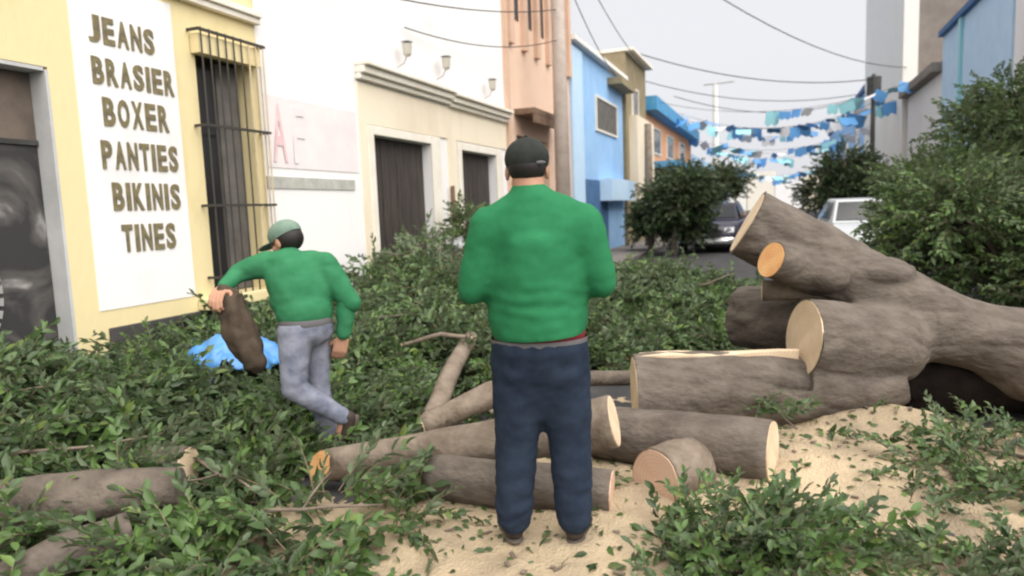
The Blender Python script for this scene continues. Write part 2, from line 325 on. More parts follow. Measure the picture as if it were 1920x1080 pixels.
for i, (y0, y1, zt, lb) in enumerate(((8.07, 9.71, 2.53, 'tall dark plank double door nearer the barred shop window'), (10.81, 12.35, 2.51, 'dark plank door farther along, left of the man in the black cap'))):
    d = thing('plank_door', lb, 'door', (-5.15, (y0+y1)/2, 0), group='dark doors of the white building')
    n = 8
    for k in range(n):
        a = y0+(y1-y0)*k/n; e = a+(y1-y0)/n; x = -5.16+.006*random.random()
        bx('plank', M['wood'], d, x-.04, x, a+.006, e-.006, .15, zt-.004)
    bx('backing', M['dark'], d, -5.25, -5.21, y0+.001, y1-.001, .13, zt-.003); bx('threshold', M['walk'], d, -5.28, -5.0, y0+.002, y1-.002, 0, .128)
for k, (y, z, lb) in enumerate(((8.82, 3.52, 'wall lamp on bracket nearest the shop, above the cornice'), (10.05, 3.55, 'middle wall lamp on bracket above the cornice'), (11.92, 3.50, 'wall lamp on bracket nearest the peach building, above the cornice'))):
    l = thing('wall_lamp', lb, 'lamp', (-5.02, y, z), group='wall lamps above the cornice')
    MB().tube([(-5.02,y,z),(-4.9,y,z+.05),(-4.84,y,z+.16)], .010, 6).build('bracket', M['steelgrey'], l)
    MB().tube([(-4.84,y,z+.13),(-4.84,y,z+.16),(-4.84,y,z+.30),(-4.84,y,z+.33)], [.03,.06,.075,.02], 8).build('lantern', mat('lamp glass', (.5,.47,.4), .3, .5), l)
    MB().tube([(-4.84,y,z+.33),(-4.84,y,z+.37)], [.09,.01], 8).build('lamp_hood', M['steelgrey'], l)
dp = thing('downpipe', 'dark rusty downpipe on the pilaster between the two dark doors', 'pipe', (-4.95, 10.3, .1))
MB().tube([(-4.95,10.3,.1),(-4.95,10.3,1.9)], .035, 8).build('pipe', M['brown'], dp)
bx('bracket', M['iron'], dp, -4.99, -4.945, 10.25, 10.35, 1.6, 1.64)

# ------------------------------------------------------------------ left: peach, blue and farther buildings
pb = thing('peach_building', 'tall peach building with narrow upper windows and a brown canopy', 'building', (WX, 15.2, 0))
b = MB(); b.box(-5.4, -5.0, 12.96, 13.5, 0, 11); b.box(-5.4, -5.0, 15.65, 17.5, 0, 11); b.box(-5.4, -5.0, 13.5, 15.65, 3.0, 11); b.box(-9.5, -5.45, 12.96, 17.5, 0, 10.9); b.build('wall', M['peach'], pb)
for k in range(6): bx('pilaster', M['peachd'], pb, -5.0, -4.90, 13.15+k*.82, 13.37+k*.82, 4.75, 9)
for k in range(5): bx('window', M['glass'], pb, -5.0, -4.985, 13.5+k*.82, 13.85+k*.82, 5.3, 6.9)
bx('corner_strip', M['peachd'], pb, -5.0, -4.95, 12.97, 13.12, 0, 9)
b = MB(); b.box(-5.0, -4.55, 13.4, 15.8, 3.38, 3.50); b.box(-4.6, -4.55, 13.4, 15.8, 3.2, 3.378); b.build('canopy', M['brown'], pb, bevel=.01)
bx('canopy_post', M['brown'], pb, -4.64, -4.56, 15.7, 15.78, 0.13, 3.37)
rs = thing('roller_shutter', 'grey ribbed roller shutter under the brown canopy', 'shutter', (-5.1, 14.6, 0))
for k in range(19): bx('slat', M['shutter'], rs, -5.16, -5.10, 13.5, 15.65, .14+.15*k, .14+.15*k+.135, bevel=.02)

def facade(name, label, x, y0, y1, h, m, depth=4.5, wins=(), side=-1, wm=None, trim=None, extra=()):
    t = thing(name, label, 'building', (x, (y0+y1)/2, 0)); xa, xb = (x-depth, x) if side < 0 else (x, x+depth)
    bx('wall', M[m], t, xa, xb, y0, y1, 0, h)
    s = 1 if side < 0 else -1
    for wy0, wy1, z0, z1 in wins:
        wo = MB().box(*(sorted((x+s*.004, x+s*.03))), wy0, wy1, z0, z1).build('window', M[wm or 'glass'], t)
        fr = MB()
        for q in ((wy0-.06, wy0, z0-.06, z1+.06), (wy1, wy1+.06, z0-.06, z1+.06), (wy0, wy1, z1, z1+.06), (wy0, wy1, z0-.06, z0)): fr.box(*(sorted((x+s*.001, x+s*.06))), *q)
        fr.build('frame', M['trim'], wo)
    if trim: bx('parapet', M[trim], t, *(sorted((x+s*.002, x+s*.16))), y0, y1, h-.25, h-.05)
    for nm, mm, q in extra: bx(nm, M[mm], t, *q)
    return t
facade('blue_building', 'bright blue two storey facade beside the concrete pole', -5.0, 17.55, 24.0, 5.7, 'blue', wins=((20.2, 22.9, 3.75, 4.65),), wm='inner',
       extra=[('corner_strip','bluep',(-5,-4.93,17.56,18.6,0,5.6)), ('roof_slab','concrete',(-9.5,-4.8,17.5,24.1,5.705,5.82)), ('eave','olive',(-5,-4.55,21.8,24.05,5.25,5.45)), ('lower_band','blued',(-5,-4.96,18.62,21.4,0,2.25)), ('awning','bluep',(-5,-4.6,20.4,23.9,1.65,2.3))])
facade('olive_building', 'narrow cream and olive building past the blue facade', -4.9, 24.15, 28.0, 6.7, 'olive', wins=((25.2, 26.2, 4.4, 5.6),),
       extra=[('cream_front','cream',(-4.9,-4.6,24.6,28.0,1.6,4.6)), ('roof_slab','trim',(-9.4,-4.6,24.1,28.1,6.705,6.8))])
facade('orange_building', 'low orange building under blue roof band far down the left side', -5.0, 28.2, 44.0, 5.2, 'orange', wins=((30,32,3.7,4.7),(34,36,3.7,4.7),(38.5,40.5,3.7,4.7)),
       extra=[('roof_band','tarp',(-9.5,-4.5,28.2,44.1,5.21,5.75)), ('awning','tarp',(-5,-3.9,30.0,44.0,3.05,3.3)), ('shop_front','cream',(-5,-4.96,28.3,43.9,.14,2.6))])
facade('pale_building', 'pale blue building farthest along the left side of the street', -5.2, 44.3, 80.0, 4.6, 'bluep', extra=[('awning','tarp',(-5.2,-4.0,45,79,2.9,3.2))])
# right side
facade('white_house', 'white house wall at the right edge behind the big leafy tree', 5.0, 6.0, 19.4, 7.2, 'white', side=1, wins=((15.2,16.6,1.2,2.6),))
facade('blue_house', 'light blue house with teal drainpipe behind the right hand tree', 5.0, 19.5, 27.0, 6.7, 'bluep', side=1, wins=((20.8,21.9,1.3,2.7),), extra=[('drainpipe','fturq',(4.9,5,24.2,24.45,.14,6.6)),('base_band','bluep',(4.97,5,19.5,24.1,3.4,6.2)),('parapet','blued',(4.85,5.0,19.5,27.0,6.55,6.72))])
facade('eave_house', 'white house with dark projecting eave before the tall grey block', 5.05, 27.1, 33.8, 5.5, 'white', side=1, extra=[('eave','concd',(4.7,9.5,27.1,33.9,5.505,5.8))])
tb = facade('tall_grey_block', 'tall pale grey block with brown side wall on the right', 5.0, 34.3, 49.5, 17, 'concrete', side=1, depth=8, extra=[('side_wall','concd',(5.0,13,34.02,34.29,0,16.9)),('corner_pilaster','concrete',(4.85,5.4,33.95,34.6,0,17.05))])
facade('far_blue_building', 'deep blue building beyond the tall grey block', 5.2, 50.0, 85.0, 8.2, 'blue', side=1, wins=((54,57,4.5,6.5),(62,66,4.5,6.5)), extra=[('orange_storey','orange',(4.9,5.2,50.0,84,2.4,4.2)),('roof_band','blued',(5.0,11,50,85,8.205,8.5))])
for k in range(5):
    facade('distant_house', ['pale distant house closing the street end on the left','grey distant house in the street end middle left','cream distant house at the middle of the street end','pale distant house in the street end middle right','cream distant house closing the street end on the right'][k], -9+k*4.2, 118, 128, 4.2+.9*((k*7) % 3), ['bluep','concrete','trim','white','cream'][k], depth=4.1)
mast = thing('radio_mast', 'faint slender grey mast rising in the sky down the street', 'mast', (-9.7, 120, 0))
MB().tube([(-9.7,120,0),(-9.7,120,10),(-9.7,120,20.5)], [.55,.5,.35], 8).build('pole', M['concrete'], mast)
MB().tube([(-11.5,120,20.6),(-6.8,120,20.7)], .14, 6).build('cross_arm', M['steelgrey'], mast)

# ------------------------------------------------------------------ poles and cables
def upole(label, x, y, h, r, m, arms=True, rz=0):
    t = thing('utility_pole', label, 'pole', (x, y, 0))
    MB().tube([(x,y,0),(x,y,h*.5),(x,y,h)], [r,r*.88,r*.7], 12).build('shaft', M[m], t, smooth=True)
    if arms:
        for z in (h-.35, h-1.1): MB().box(x-.8, x+.8, y-.05, y+.05, z, z+.1).build('cross_arm', M['brown'], t)
        for z in (h-.25, h-1.0):
            for dx in (-.7, -.3, .3, .7): MB().tube([(x+dx,y,z+.005),(x+dx,y,z+.08),(x+dx,y,z+.16)], [.03,.05,.02], 6).build('insulator', M['concd'], t)
    return t
upole('concrete utility pole in front of the peach building', -4.25, 14.2, 8.6, .165, 'pole')
p2 = upole('thin dark utility pole with white sign before the tall grey block', 3.65, 33.0, 6.5, .11, 'iron', False)
MB().box(3.35, 3.6, 32.86, 32.90, 1.95, 3.3).build('sign_board', M['signw'], p2); MB().tube([(3.65,32.8,5.6),(3.65,32.8,6.35)], .28, 10).build('transformer', M['dark'], p2)
upole('brown pole standing by the olive building', -4.0, 23.2, 4.1, .16, 'barkp', False)
def cable(lb, a, b, sag, r=.012):
    o = MB().tube(path(a, b, 14, sag), r, 5).build('overhead_cable', M['cable']); return tag(o, lb, 'cable', 'cables over the street')
cable('topmost cable sagging across the grey sky', (-4.2,14.2,7.2), (4.5,13.0,7.0), 1.55, .014)
cable('long cable across the sky towards the grey block', (-4.2,14.2,8.0), (5.0,34.0,6.8), .9, .016)
cable('lower cable across the sky towards the thin dark pole', (-4.9,26,7.0), (3.65,33,6.3), .5, .02)
cable('thin cable from the olive building to the thin dark pole', (-4.8,27.5,6.2), (3.65,33,5.8), .55, .016)
cable('far cable crossing behind the thin dark pole', (-4.9,36,6.8), (4.9,50,7.8), .9, .02)
cable('cable along the white wall nearest its top', (-4.25,14.1,6.0), (-4.9,4.6,4.5), .25)
cable('second cable along the white wall', (-4.25,14.1,5.5), (-4.95,5.0,3.95), .25, .010)
cable('upper cable running along the left facades', (-4.25,14.1,7.9), (-4.85,2.0,6.2), .4)
cable('cable from the concrete pole down to the blue facade', (-4.25,14.3,6.6), (-4.9,23.0,5.6), .3)
cable('cable from the concrete pole along the olive building', (-4.25,14.3,7.4), (-4.6,27.0,6.5), .4)
cable('lowest cable above the cornice of the white building', (-4.25,14.1,4.9), (-4.96,9.0,4.1), .2, .009)

# bunting: strings with plastic flags across the street
flagme = {}
for k in ('fturq', 'fblue', 'fwhite'):
    me = bpy.data.meshes.new('flag'); W, H, T = .46, .36, .004
    vs = [(x, y, z) for y in (-T, T) for (x, z) in ((-W/2,0),(W/2,0),(W/2,-H*.8),(W/4,-H),(0,-H*.8),(-W/4,-H),(-W/2,-H*.8))]
    n = 7; fs = [tuple(range(n)), tuple(range(2*n-1, n-1, -1))]+[(i, i+n, (i+1) % n+n, (i+1) % n) for i in range(n)]
    me.from_pydata(vs, [], fs); me.materials.append(M[k]); flagme[k] = me
lbls = ['nearest','second nearest','third nearest','fourth nearest','fifth nearest','sixth nearest','seventh nearest','eighth nearest','farthest']
for i, (y, z, sag, x0, x1) in enumerate(((29,5.7,.8,-4.9,4.9),(34,5.6,.9,-4.9,4.9),(38,6.2,1.1,-4.9,4.9),(43,5.3,1.0,-4.9,4.9),(48,6.8,1.3,-4.9,4.9),(54,5.6,1.2,-5,5),(61,6.6,1.4,-5,5),(69,5.0,1.4,-5,5),(79,5.2,1.5,-5,5))):
    t = thing('bunting_string', lbls[i]+' string of blue and turquoise bunting across the street', 'bunting', (0, y, z))
    ps = path((x0,y,z),(x1,y+2.5,z+.2), 22, sag); MB().tube(ps, .012, 4).build('cord', M['cable'], t)
    for k in range(22):
        if i == 0 and k < 10: continue
        if random.random() < .25: continue
        p = ps[k].lerp(ps[k+1], .5); o = link(bpy.data.objects.new('flag', flagme[random.choice(['fturq','fblue','fblue','fwhite'])]), t)
        o.location = p-Vector(t.location); o.rotation_euler = (random.uniform(-1.3,1.3), random.uniform(-.35,.35), random.uniform(-.9,.9)); o.location.z -= random.random()*.06; o.scale = (random.uniform(.7,1.5)*(1+y/140),)*3

# ------------------------------------------------------------------ cars
def car(label, x, y, rz, paint):
    t = thing('parked_car', label, 'car', (x, y, 0), rz); t0 = Matrix.Translation((x,y,0))@Matrix.Rotation(rz,4,'Z')
    def loft(name, secs, m, parent=t, bevel=0, smooth=True):
        mb = MB(); vs = []; n = len(secs[0])
        for s in secs: vs += [t0@Vector(p) for p in s]
        fs = [(i*n+k, i*n+(k+1) % n, (i+1)*n+(k+1) % n, (i+1)*n+k) for i in range(len(secs)-1) for k in range(n)]
        fs += [tuple(range(n))[::-1], tuple((len(secs)-1)*n+k for k in range(n))]
        return mb.add(vs, fs).build(name, m, parent, smooth=smooth, bevel=bevel)
    def sec(yy, w, z0, z1, r=.1):   # rounded box section across the car; front faces -Y
        return [(-w+r,yy,z0),(w-r,yy,z0),(w,yy,z0+r),(w,yy,z1-r*1.2),(w-r*1.4,yy,z1),(-w+r*1.4,yy,z1),(-w,yy,z1-r*1.2),(-w,yy,z0+r)]
    loft('body', [sec(-2.1,.66,.32,.62),sec(-2.02,.78,.24,.72),sec(-1.5,.86,.2,.86),sec(-.8,.88,.2,.95),sec(1.2,.88,.2,.97),sec(1.9,.84,.22,.95),sec(2.1,.72,.3,.85)], paint)
    def cs(yy, wb, wt, zb, zt): return [(-wb,yy,zb),(wb,yy,zb),(wt,yy,zt),(-wt,yy,zt)]
    cab = loft('cabin', [cs(-.95,.78,.76,.93,.955),cs(-.25,.80,.60,.95,1.42),cs(.9,.80,.60,.96,1.45),cs(1.75,.76,.70,.93,.97)], paint, smooth=False, bevel=.04)
    def quad(nm, pts, m, par): 
        q = [t0@Vector(p) for p in pts]; nrm = (q[1]-q[0]).cross(q[2]-q[0]).normalized()*.008
        return MB().add([p+nrm for p in q]+[p-nrm for p in q], [(0,1,2,3),(7,6,5,4),(0,4,5,1),(1,5,6,2),(2,6,7,3),(3,7,4,0)]).build(nm, m, par)
    quad('windscreen', [(-.70,-.90,1.0),(.70,-.90,1.0),(.57,-.335,1.37),(-.57,-.335,1.37)], M['glass'], cab)
    quad('rear_window', [(.66,1.62,1.05),(-.66,1.62,1.05),(-.55,1.0,1.40),(.55,1.0,1.40)], M['glass'], cab)
    for s in (-1, 1):
        quad('side_window', [(s*.80,-.55,1.03),(s*.805,.25,1.03),(s*.645,.25,1.37),(s*.645,-.18,1.37)], M['glass'], cab); quad('side_window', [(s*.805,.32,1.03),(s*.79,1.25,1.03),(s*.645,.9,1.38),(s*.645,.32,1.38)], M['glass'], cab)
        quad('headlight', [(s*.50,-2.10,.60),(s*.76,-2.03,.60),(s*.76,-1.95,.74),(s*.50,-2.03,.72)], M['lampc'], t); quad('taillight', [(s*.5,2.12,.68),(s*.72,2.1,.68),(s*.74,2.08,.84),(s*.5,2.1,.84)], M['redl'], t)
        MB().box(-.02,.02,-.02,.02,-.02,.02).build('mirror', paint, t).location = (s*.98,-.62,1.02)
        for yy in (-1.35, 1.3):
            a = t0@Vector((s*.70,yy,.31)); e = t0@Vector((s*.895,yy,.31)); wl = MB().tube([a,e], .31, 18).build('wheel', M['tyre'], t)
            MB().tube([e, t0@Vector((s*.905,yy,.31))], .19, 14).build('rim', M['rim'], wl)
    for o in t.children:
        if o.name.startswith('mirror'): o.scale = (4,3,3.5)
    quad('grille', [(-.42,-2.115,.48),(.42,-2.115,.48),(.42,-2.105,.62),(-.42,-2.105,.62)], M['dark'], t)
    loft('bumper', [sec(-2.17,.62,.28,.44,.04),sec(-2.10,.78,.26,.46,.04),sec(-1.9,.86,.27,.45,.04)], M['chrome'] if paint is M['card'] else paint)
    quad('number_plate', [(-.2,-2.185,.31),(.2,-2.185,.31),(.2,-2.185,.42),(-.2,-2.185,.42)], M['signw'], t)
    return t
car('white car parked behind the raised sawn limb, half hidden by leaves', 1.75, 17.0, R(4), M['carw'])
car('dark car with bright bumper parked down the left of the street', -1.85, 23.0, R(-3), M['card'])

# ------------------------------------------------------------------ foliage machinery
def leafgeo(L, wd, fine=True):
    if not fine:
        v = np.array([(0,0,0),(L*.45,wd/2,.10*wd),(L*.5,0,-.10*wd),(L*.45,-wd/2,.10*wd),(L,0,-.22*L)])
        return v, np.array([(0,2,1),(0,3,2),(2,4,1),(3,4,2)])
    v = np.array([(0,0,0),(L*.26,wd*.40,.12*wd),(L*.62,wd*.42,.08*wd-.05*L),(L,0,-.20*L),(L*.62,-wd*.42,.08*wd-.05*L),(L*.26,-wd*.40,.12*wd),(L*.48,0,-.06*wd)])
    return v, np.array([(0,6,1),(1,6,2),(2,6,3),(3,6,4),(4,6,5),(5,6,0)])
def rotm(ax, an):
    ax = ax/np.linalg.norm(ax); K = np.array([[0,-ax[2],ax[1]],[ax[2],0,-ax[0]],[-ax[1],ax[0],0]]); return np.eye(3)+math.sin(an)*K+(1-math.cos(an))*K@K
def make_sprig(nl, L, leafL, leafW, fine=True):
    """a leafy twig along +X; returns verts, tris, material index (0 leaf, 1 twig)"""
    V = []; T = []; Mi = []; o = 0
    n = 4; cx = np.linspace(0, L, n); cz = .18*L*np.sin(cx/L*2)+0; cy = rng.normal(0, .02*L, n).cumsum()
    for i in range(n):
        r = .0038*(1-.75*i/n)
        for k in range(3):
            a = k*2.094; V.append((cx[i], cy[i]+r*math.cos(a), cz[i]+r*math.sin(a)))
    for i in range(n-1):
        for k in range(3):
            k2 = (k+1) % 3; T += [(i*3+k, i*3+k2, (i+1)*3+k2), (i*3+k, (i+1)*3+k2, (i+1)*3+k)]; Mi += [1, 1]
    o = len(V); lv, lt = leafgeo(1, 1, fine)
    for j in range(nl):
        t = .12+.88*j/(nl-1); base = np.array([np.interp(t*L, cx, cx), np.interp(t*L, cx, cy), np.interp(t*L, cx, cz)])
        s = leafL*rng.uniform(.7, 1.15)*(1-.25*t); a = (1 if j % 2 else -1)*rng.uniform(.5, 1.25)*(1-.55*t)
        Rm = rotm(np.array([0,0,1.]), a)@rotm(np.array([0,1.,0]), rng.uniform(-.7, .35))@rotm(np.array([1.,0,0]), rng.normal(0, .6))
        V += list(((lv*np.array([s, s*leafW/leafL, s]))@Rm.T)+base); T += [tuple(q) for q in (lt+o)]; Mi += [0]*len(lt); o += len(lv)
    return np.array(V), np.array(T), np.array(Mi)
SPR = [make_sprig(rng.integers(12, 17), .30, .082, .044) for _ in range(7)]
SPRF = [make_sprig(rng.integers(12, 17), .30, .088, .046, False) for _ in range(6)]
def rots(n, az, tilt, spin):
    ca, sa = np.cos(az), np.sin(az); cb, sb = np.cos(tilt), np.sin(tilt); cc, sc = np.cos(spin), np.sin(spin)
    Rz = np.zeros((n,3,3)); Rz[:,0,0]=ca; Rz[:,0,1]=-sa; Rz[:,1,0]=sa; Rz[:,1,1]=ca; Rz[:,2,2]=1
    Ry = np.zeros((n,3,3)); Ry[:,0,0]=cb; Ry[:,0,2]=-sb; Ry[:,2,0]=sb; Ry[:,2,2]=cb; Ry[:,1,1]=1
    Rx = np.zeros((n,3,3)); Rx[:,0,0]=1; Rx[:,1,1]=cc; Rx[:,1,2]=-sc; Rx[:,2,1]=sc; Rx[:,2,2]=cc
    return Rz@Ry@Rx
def foliage(name, pos, az, tilt, spin, scale, mats, parent=None, protos=None):
    protos = protos or SPR; n = len(pos); Rm = rots(n, az, tilt, spin)*scale[:,None,None]; which = rng.integers(0, len(protos), n)
    VV=[]; TT=[]; MM=[]; off = 0
    for k, (v, t, mi) in enumerate(protos):
        idx = np.where(which == k)[0]
        if len(idx) == 0: continue
        W = np.einsum('nij,vj->nvi', Rm[idx], v)+pos[idx][:,None,:]
        VV.append(W.reshape(-1,3)); TT.append((t[None]+(off+np.arange(len(idx))*len(v))[:,None,None]).reshape(-1,3)); MM.append(np.tile(mi, len(idx))); off += len(idx)*len(v)
    V = np.concatenate(VV); T = np.concatenate(TT); Mi = np.concatenate(MM)
    if parent is not None:
        bpy.context.view_layer.update(); iv = np.array(parent.matrix_world.inverted()); V = V@iv[:3,:3].T+iv[:3,3]
    me = bpy.data.meshes.new(name); me.vertices.add(len(V)); me.vertices.foreach_set('co', V.astype(np.float32).ravel())
    me.loops.add(len(T)*3); me.loops.foreach_set('vertex_index', T.astype(np.int32).ravel())
    me.polygons.add(len(T)); me.polygons.foreach_set('loop_start', np.arange(0, len(T)*3, 3, dtype=np.int32))
    for m in mats: me.materials.append(m)
    me.polygons.foreach_set('material_index', Mi.astype(np.int32)); me.update(calc_edges=True)
    return link(bpy.data.objects.new(name, me), parent)

# ------------------------------------------------------------------ heaps of cut foliage
PILES = [  # cx, cy, sx, sy, h
 (-4.7,2.6,.8,1.2,.50),(-4.7,4.4,.6,.9,.36),(-3.7,2.9,.9,.9,.26),(-3.3,1.8,.9,.8,.18),(-2.4,2.0,.8,.6,.10),(-4.45,7.4,.75,1.3,.95),(-3.4,6.6,.8,1.2,.62),(-2.7,5.4,.8,.8,.36),(-4.0,5.3,.8,.9,.40),
 (-4.3,9.9,.8,1.2,.85),(-2.7,8.4,1.1,1.2,.50),(-1.3,9.4,1.0,1.3,.42),(-.4,8.0,.9,1.1,.32),(-1.5,6.6,1.0,.9,.30),(-3.0,3.9,.7,.5,.14),(-1.85,2.55,.55,.45,.14),(-2.9,11,1.2,1.2,.45),(.3,6.6,.8,.6,.22)]
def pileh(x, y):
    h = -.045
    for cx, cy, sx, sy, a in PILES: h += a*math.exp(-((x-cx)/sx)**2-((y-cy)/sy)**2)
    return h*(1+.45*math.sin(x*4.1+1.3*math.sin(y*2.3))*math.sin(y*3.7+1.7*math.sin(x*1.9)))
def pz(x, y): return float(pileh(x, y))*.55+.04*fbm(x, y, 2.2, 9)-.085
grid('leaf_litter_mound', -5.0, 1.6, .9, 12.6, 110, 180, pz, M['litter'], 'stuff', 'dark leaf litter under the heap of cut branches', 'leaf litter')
def heap(name, label, x0, x1, y0, y1, nb, per, cond=None, sc=1.0):
    P=[]; A=[]; Ti=[]; tries = 0
    while len(P) < nb*per and tries < nb*30:
        tries += 1; x = rng.uniform(x0, x1); y = rng.uniform(y0, y1); h = float(pileh(x, y))+.04*fbm(x, y, 1.1, 4)
        if h < .02 or (cond and not cond(x, y)): continue
        if rng.random() > min(1, .35+h*3): continue
        a = rng.uniform(0, 2*math.pi); ln = rng.uniform(.3, .8); lift = rng.uniform(-.05, .35)
        for k in range(per):
            t = rng.random()*ln; px = x+math.cos(a)*t+rng.normal(0, .05); py = y+math.sin(a)*t+rng.normal(0, .05)
            px = max(px, -4.93); hh = float(pileh(px, py))
            if hh < -.02 or (cond and not cond(px, py)): continue
            P.append((px, py, max(.012, hh*rng.uniform(.55, 1.02)+lift*t*.35*min(1, max(hh,0)*4))))
            A.append(a+rng.normal(0, .6)); Ti.append(rng.normal(.12, .38))
    P = np.array(P); n = len(P)
    o = foliage(name, P, np.array(A), np.array(Ti), rng.normal(0, .9, n), rng.uniform(.75, 1.25, n)*sc, [M['leaf'], M['twig']])
    return tag(o, label, 'foliage', kind='stuff')
def seg(x, y, a, b):
    dx, dy = b[0]-a[0], b[1]-a[1]; t = min(1, max(0, ((x-a[0])*dx+(y-a[1])*dy)/(dx*dx+dy*dy))); return math.hypot(x-a[0]-t*dx, y-a[1]-t*dy)
CLEAR = [((-3.4,1.85),(-2.78,2.16),.14),((-2.9,1.55),(-2.62,1.95),.13),((-2.75,1.6),(-2.45,2.0),.12),((-2.45,3.12),(-.8,3.36),.17),((-2.32,2.85),(-2.1,2.95),.17),((-1.55,3.05),(-.7,3.1),.14),((-3.1,2.6),(-2.85,2.6),.10),((-2.2,3.9),(-1.7,4.35),.12),((-2.2,4.0),(-2.4,5.2),.10),((-1.25,2.4),(-.7,2.4),.35)]
def notman2(x, y): return all(seg(x, y, a, b) > d for a, b, d in CLEAR)
heap('cut_foliage', 'green leafy cuttings covering the ground in the left foreground', -5, -1.4, 1.0, 4.9, 380, 11, notman2)
heap('cut_foliage', 'taller heap of cut leafy branches between the stooping man and the dark doors', -5, -1.2, 4.9, 9.0, 330, 11)
heap('cut_foliage', 'flat spread of cut leafy branches behind the standing man, by the asphalt', -4.8, 1.2, 6.0, 12.4, 330, 9, lambda x, y: (y > 9 or x > -1.4) and not (x > -.35 and y < 6.1), 1.1)

def leafy_branch(label, pts, r, n, spread, up, sc=1.0, m='leaf', group='cut leafy branches on the sawdust'):
    t = thing('leafy_branch', label, 'branch', pts[0], group=group)
    ps = []
    for i in range(len(pts)-1): ps += [Vector(pts[i]).lerp(Vector(pts[i+1]), k/4) for k in range(4)]
    ps.append(Vector(pts[-1])); MB().tube(ps, [lerp(r, r*.35, i/(len(ps)-1)) for i in range(len(ps))], 7).build('stem', M['barkd'], t, smooth=True)
    P=[]; A=[]; a0 = math.atan2(pts[-1][1]-pts[0][1], pts[-1][0]-pts[0][0])
    for k in range(n):
        q = ps[int(rng.uniform(.15, 1)*(len(ps)-1))]; dx, dy = rng.normal(0, spread, 2)
        x, y = q.x+dx, q.y+dy; P.append((x, y, max(gz(x, y)+.012, q.z+rng.uniform(-.03, up)*max(.2, 1-math.hypot(dx, dy)/(2.2*spread))))); A.append(math.atan2(dy, dx)*.6+a0*.4+rng.normal(0, .5) if rng.random() < .7 else rng.uniform(0, 6.28))
    P = np.array(P); o = foliage('leaves', P, np.array(A), rng.normal(.25, .4, n), rng.normal(0, .8, n), rng.uniform(.7, 1.15, n)*sc, [M[m], M['twig']], t); tag(o, kind='stuff'); return t
leafy_branch('bushy green branch in front of the short upright-sawn log', [(-.38,2.64,.05),(-.1,2.78,.10),(.17,2.88,.07)], .014, 190, .12, .13, .8)
leafy_branch('small green branch lying at the bottom edge under the bushy one', [(-.42,2.32,.03),(-.2,2.42,.05),(.08,2.5,.04)], .010, 55, .10, .07, .75)
leafy_branch('dark green branch at the bottom right corner', [(1.02,2.72,.04),(.76,2.80,.09),(.52,2.84,.05)], .013, 95, .09, .10, .75)
leafy_branch('straggling green branch on the sawdust under the trunk', [(1.35,4.15,.08),(1.0,4.2,.12),(.66,4.28,.12)], .012, 60, .16, .10, .7)
leafy_branch('low flat branch right of the sawdust patch, by the frame edge', [(1.5,3.62,.04),(1.05,3.70,.07),(.62,3.78,.04)], .012, 110, .15, .05, .75)
leafy_branch('small sprig of leaves beside the right end of the grey log', [(.10,4.05,.20),(0,4.2,.24),(-.06,4.25,.22)], .006, 9, .06, .06, .8)
# loose leaves on the sawdust
n = 1500; P = np.stack([rng.uniform(-2.2,1.9,n), rng.uniform(1.7,4.6,n), np.zeros(n)], 1); P[:,2] = [gz(x, y)+.008 for x, y in P[:,:2]]
lv, lt = leafgeo(.062, .028)
tag(foliage('loose_leaves', P, rng.uniform(0,6.28,n), rng.normal(0,.25,n), rng.normal(0,.5,n), rng.uniform(.6,1.1,n), [M['leaf']], protos=[(lv, lt, np.zeros(len(lt), int))]), 'scattered loose leaves on the sawdust', 'leaves', kind='stuff')
# wood chips
ch = []
for k in range(260):
    x, y = rng.uniform(-1.8,1.8), rng.uniform(1.8,5.0); ch.append((x, y, gz(x, y)+.006))
cm = MB()
for x, y, z in ch:
    a = rng.uniform(0,3.14); l = rng.uniform(.008,.03); w_ = rng.uniform(.004,.01); c_, s_ = math.cos(a), math.sin(a); h_ = .006
    q = [(x+c_*u-s_*v, y+s_*u+c_*v, z+zz) for zz in (0, h_) for u, v in ((-l,-w_),(l,-w_),(l*.8,w_),(-l,w_))]
    cm.add(q, [(0,3,2,1),(4,5,6,7),(0,1,5,4),(1,2,6,5),(2,3,7,6),(3,0,4,7)])
tag(cm.build('wood_chips', [M['barkp']]), 'small brown wood chips strewn on the sawdust', 'wood chips', kind='stuff')

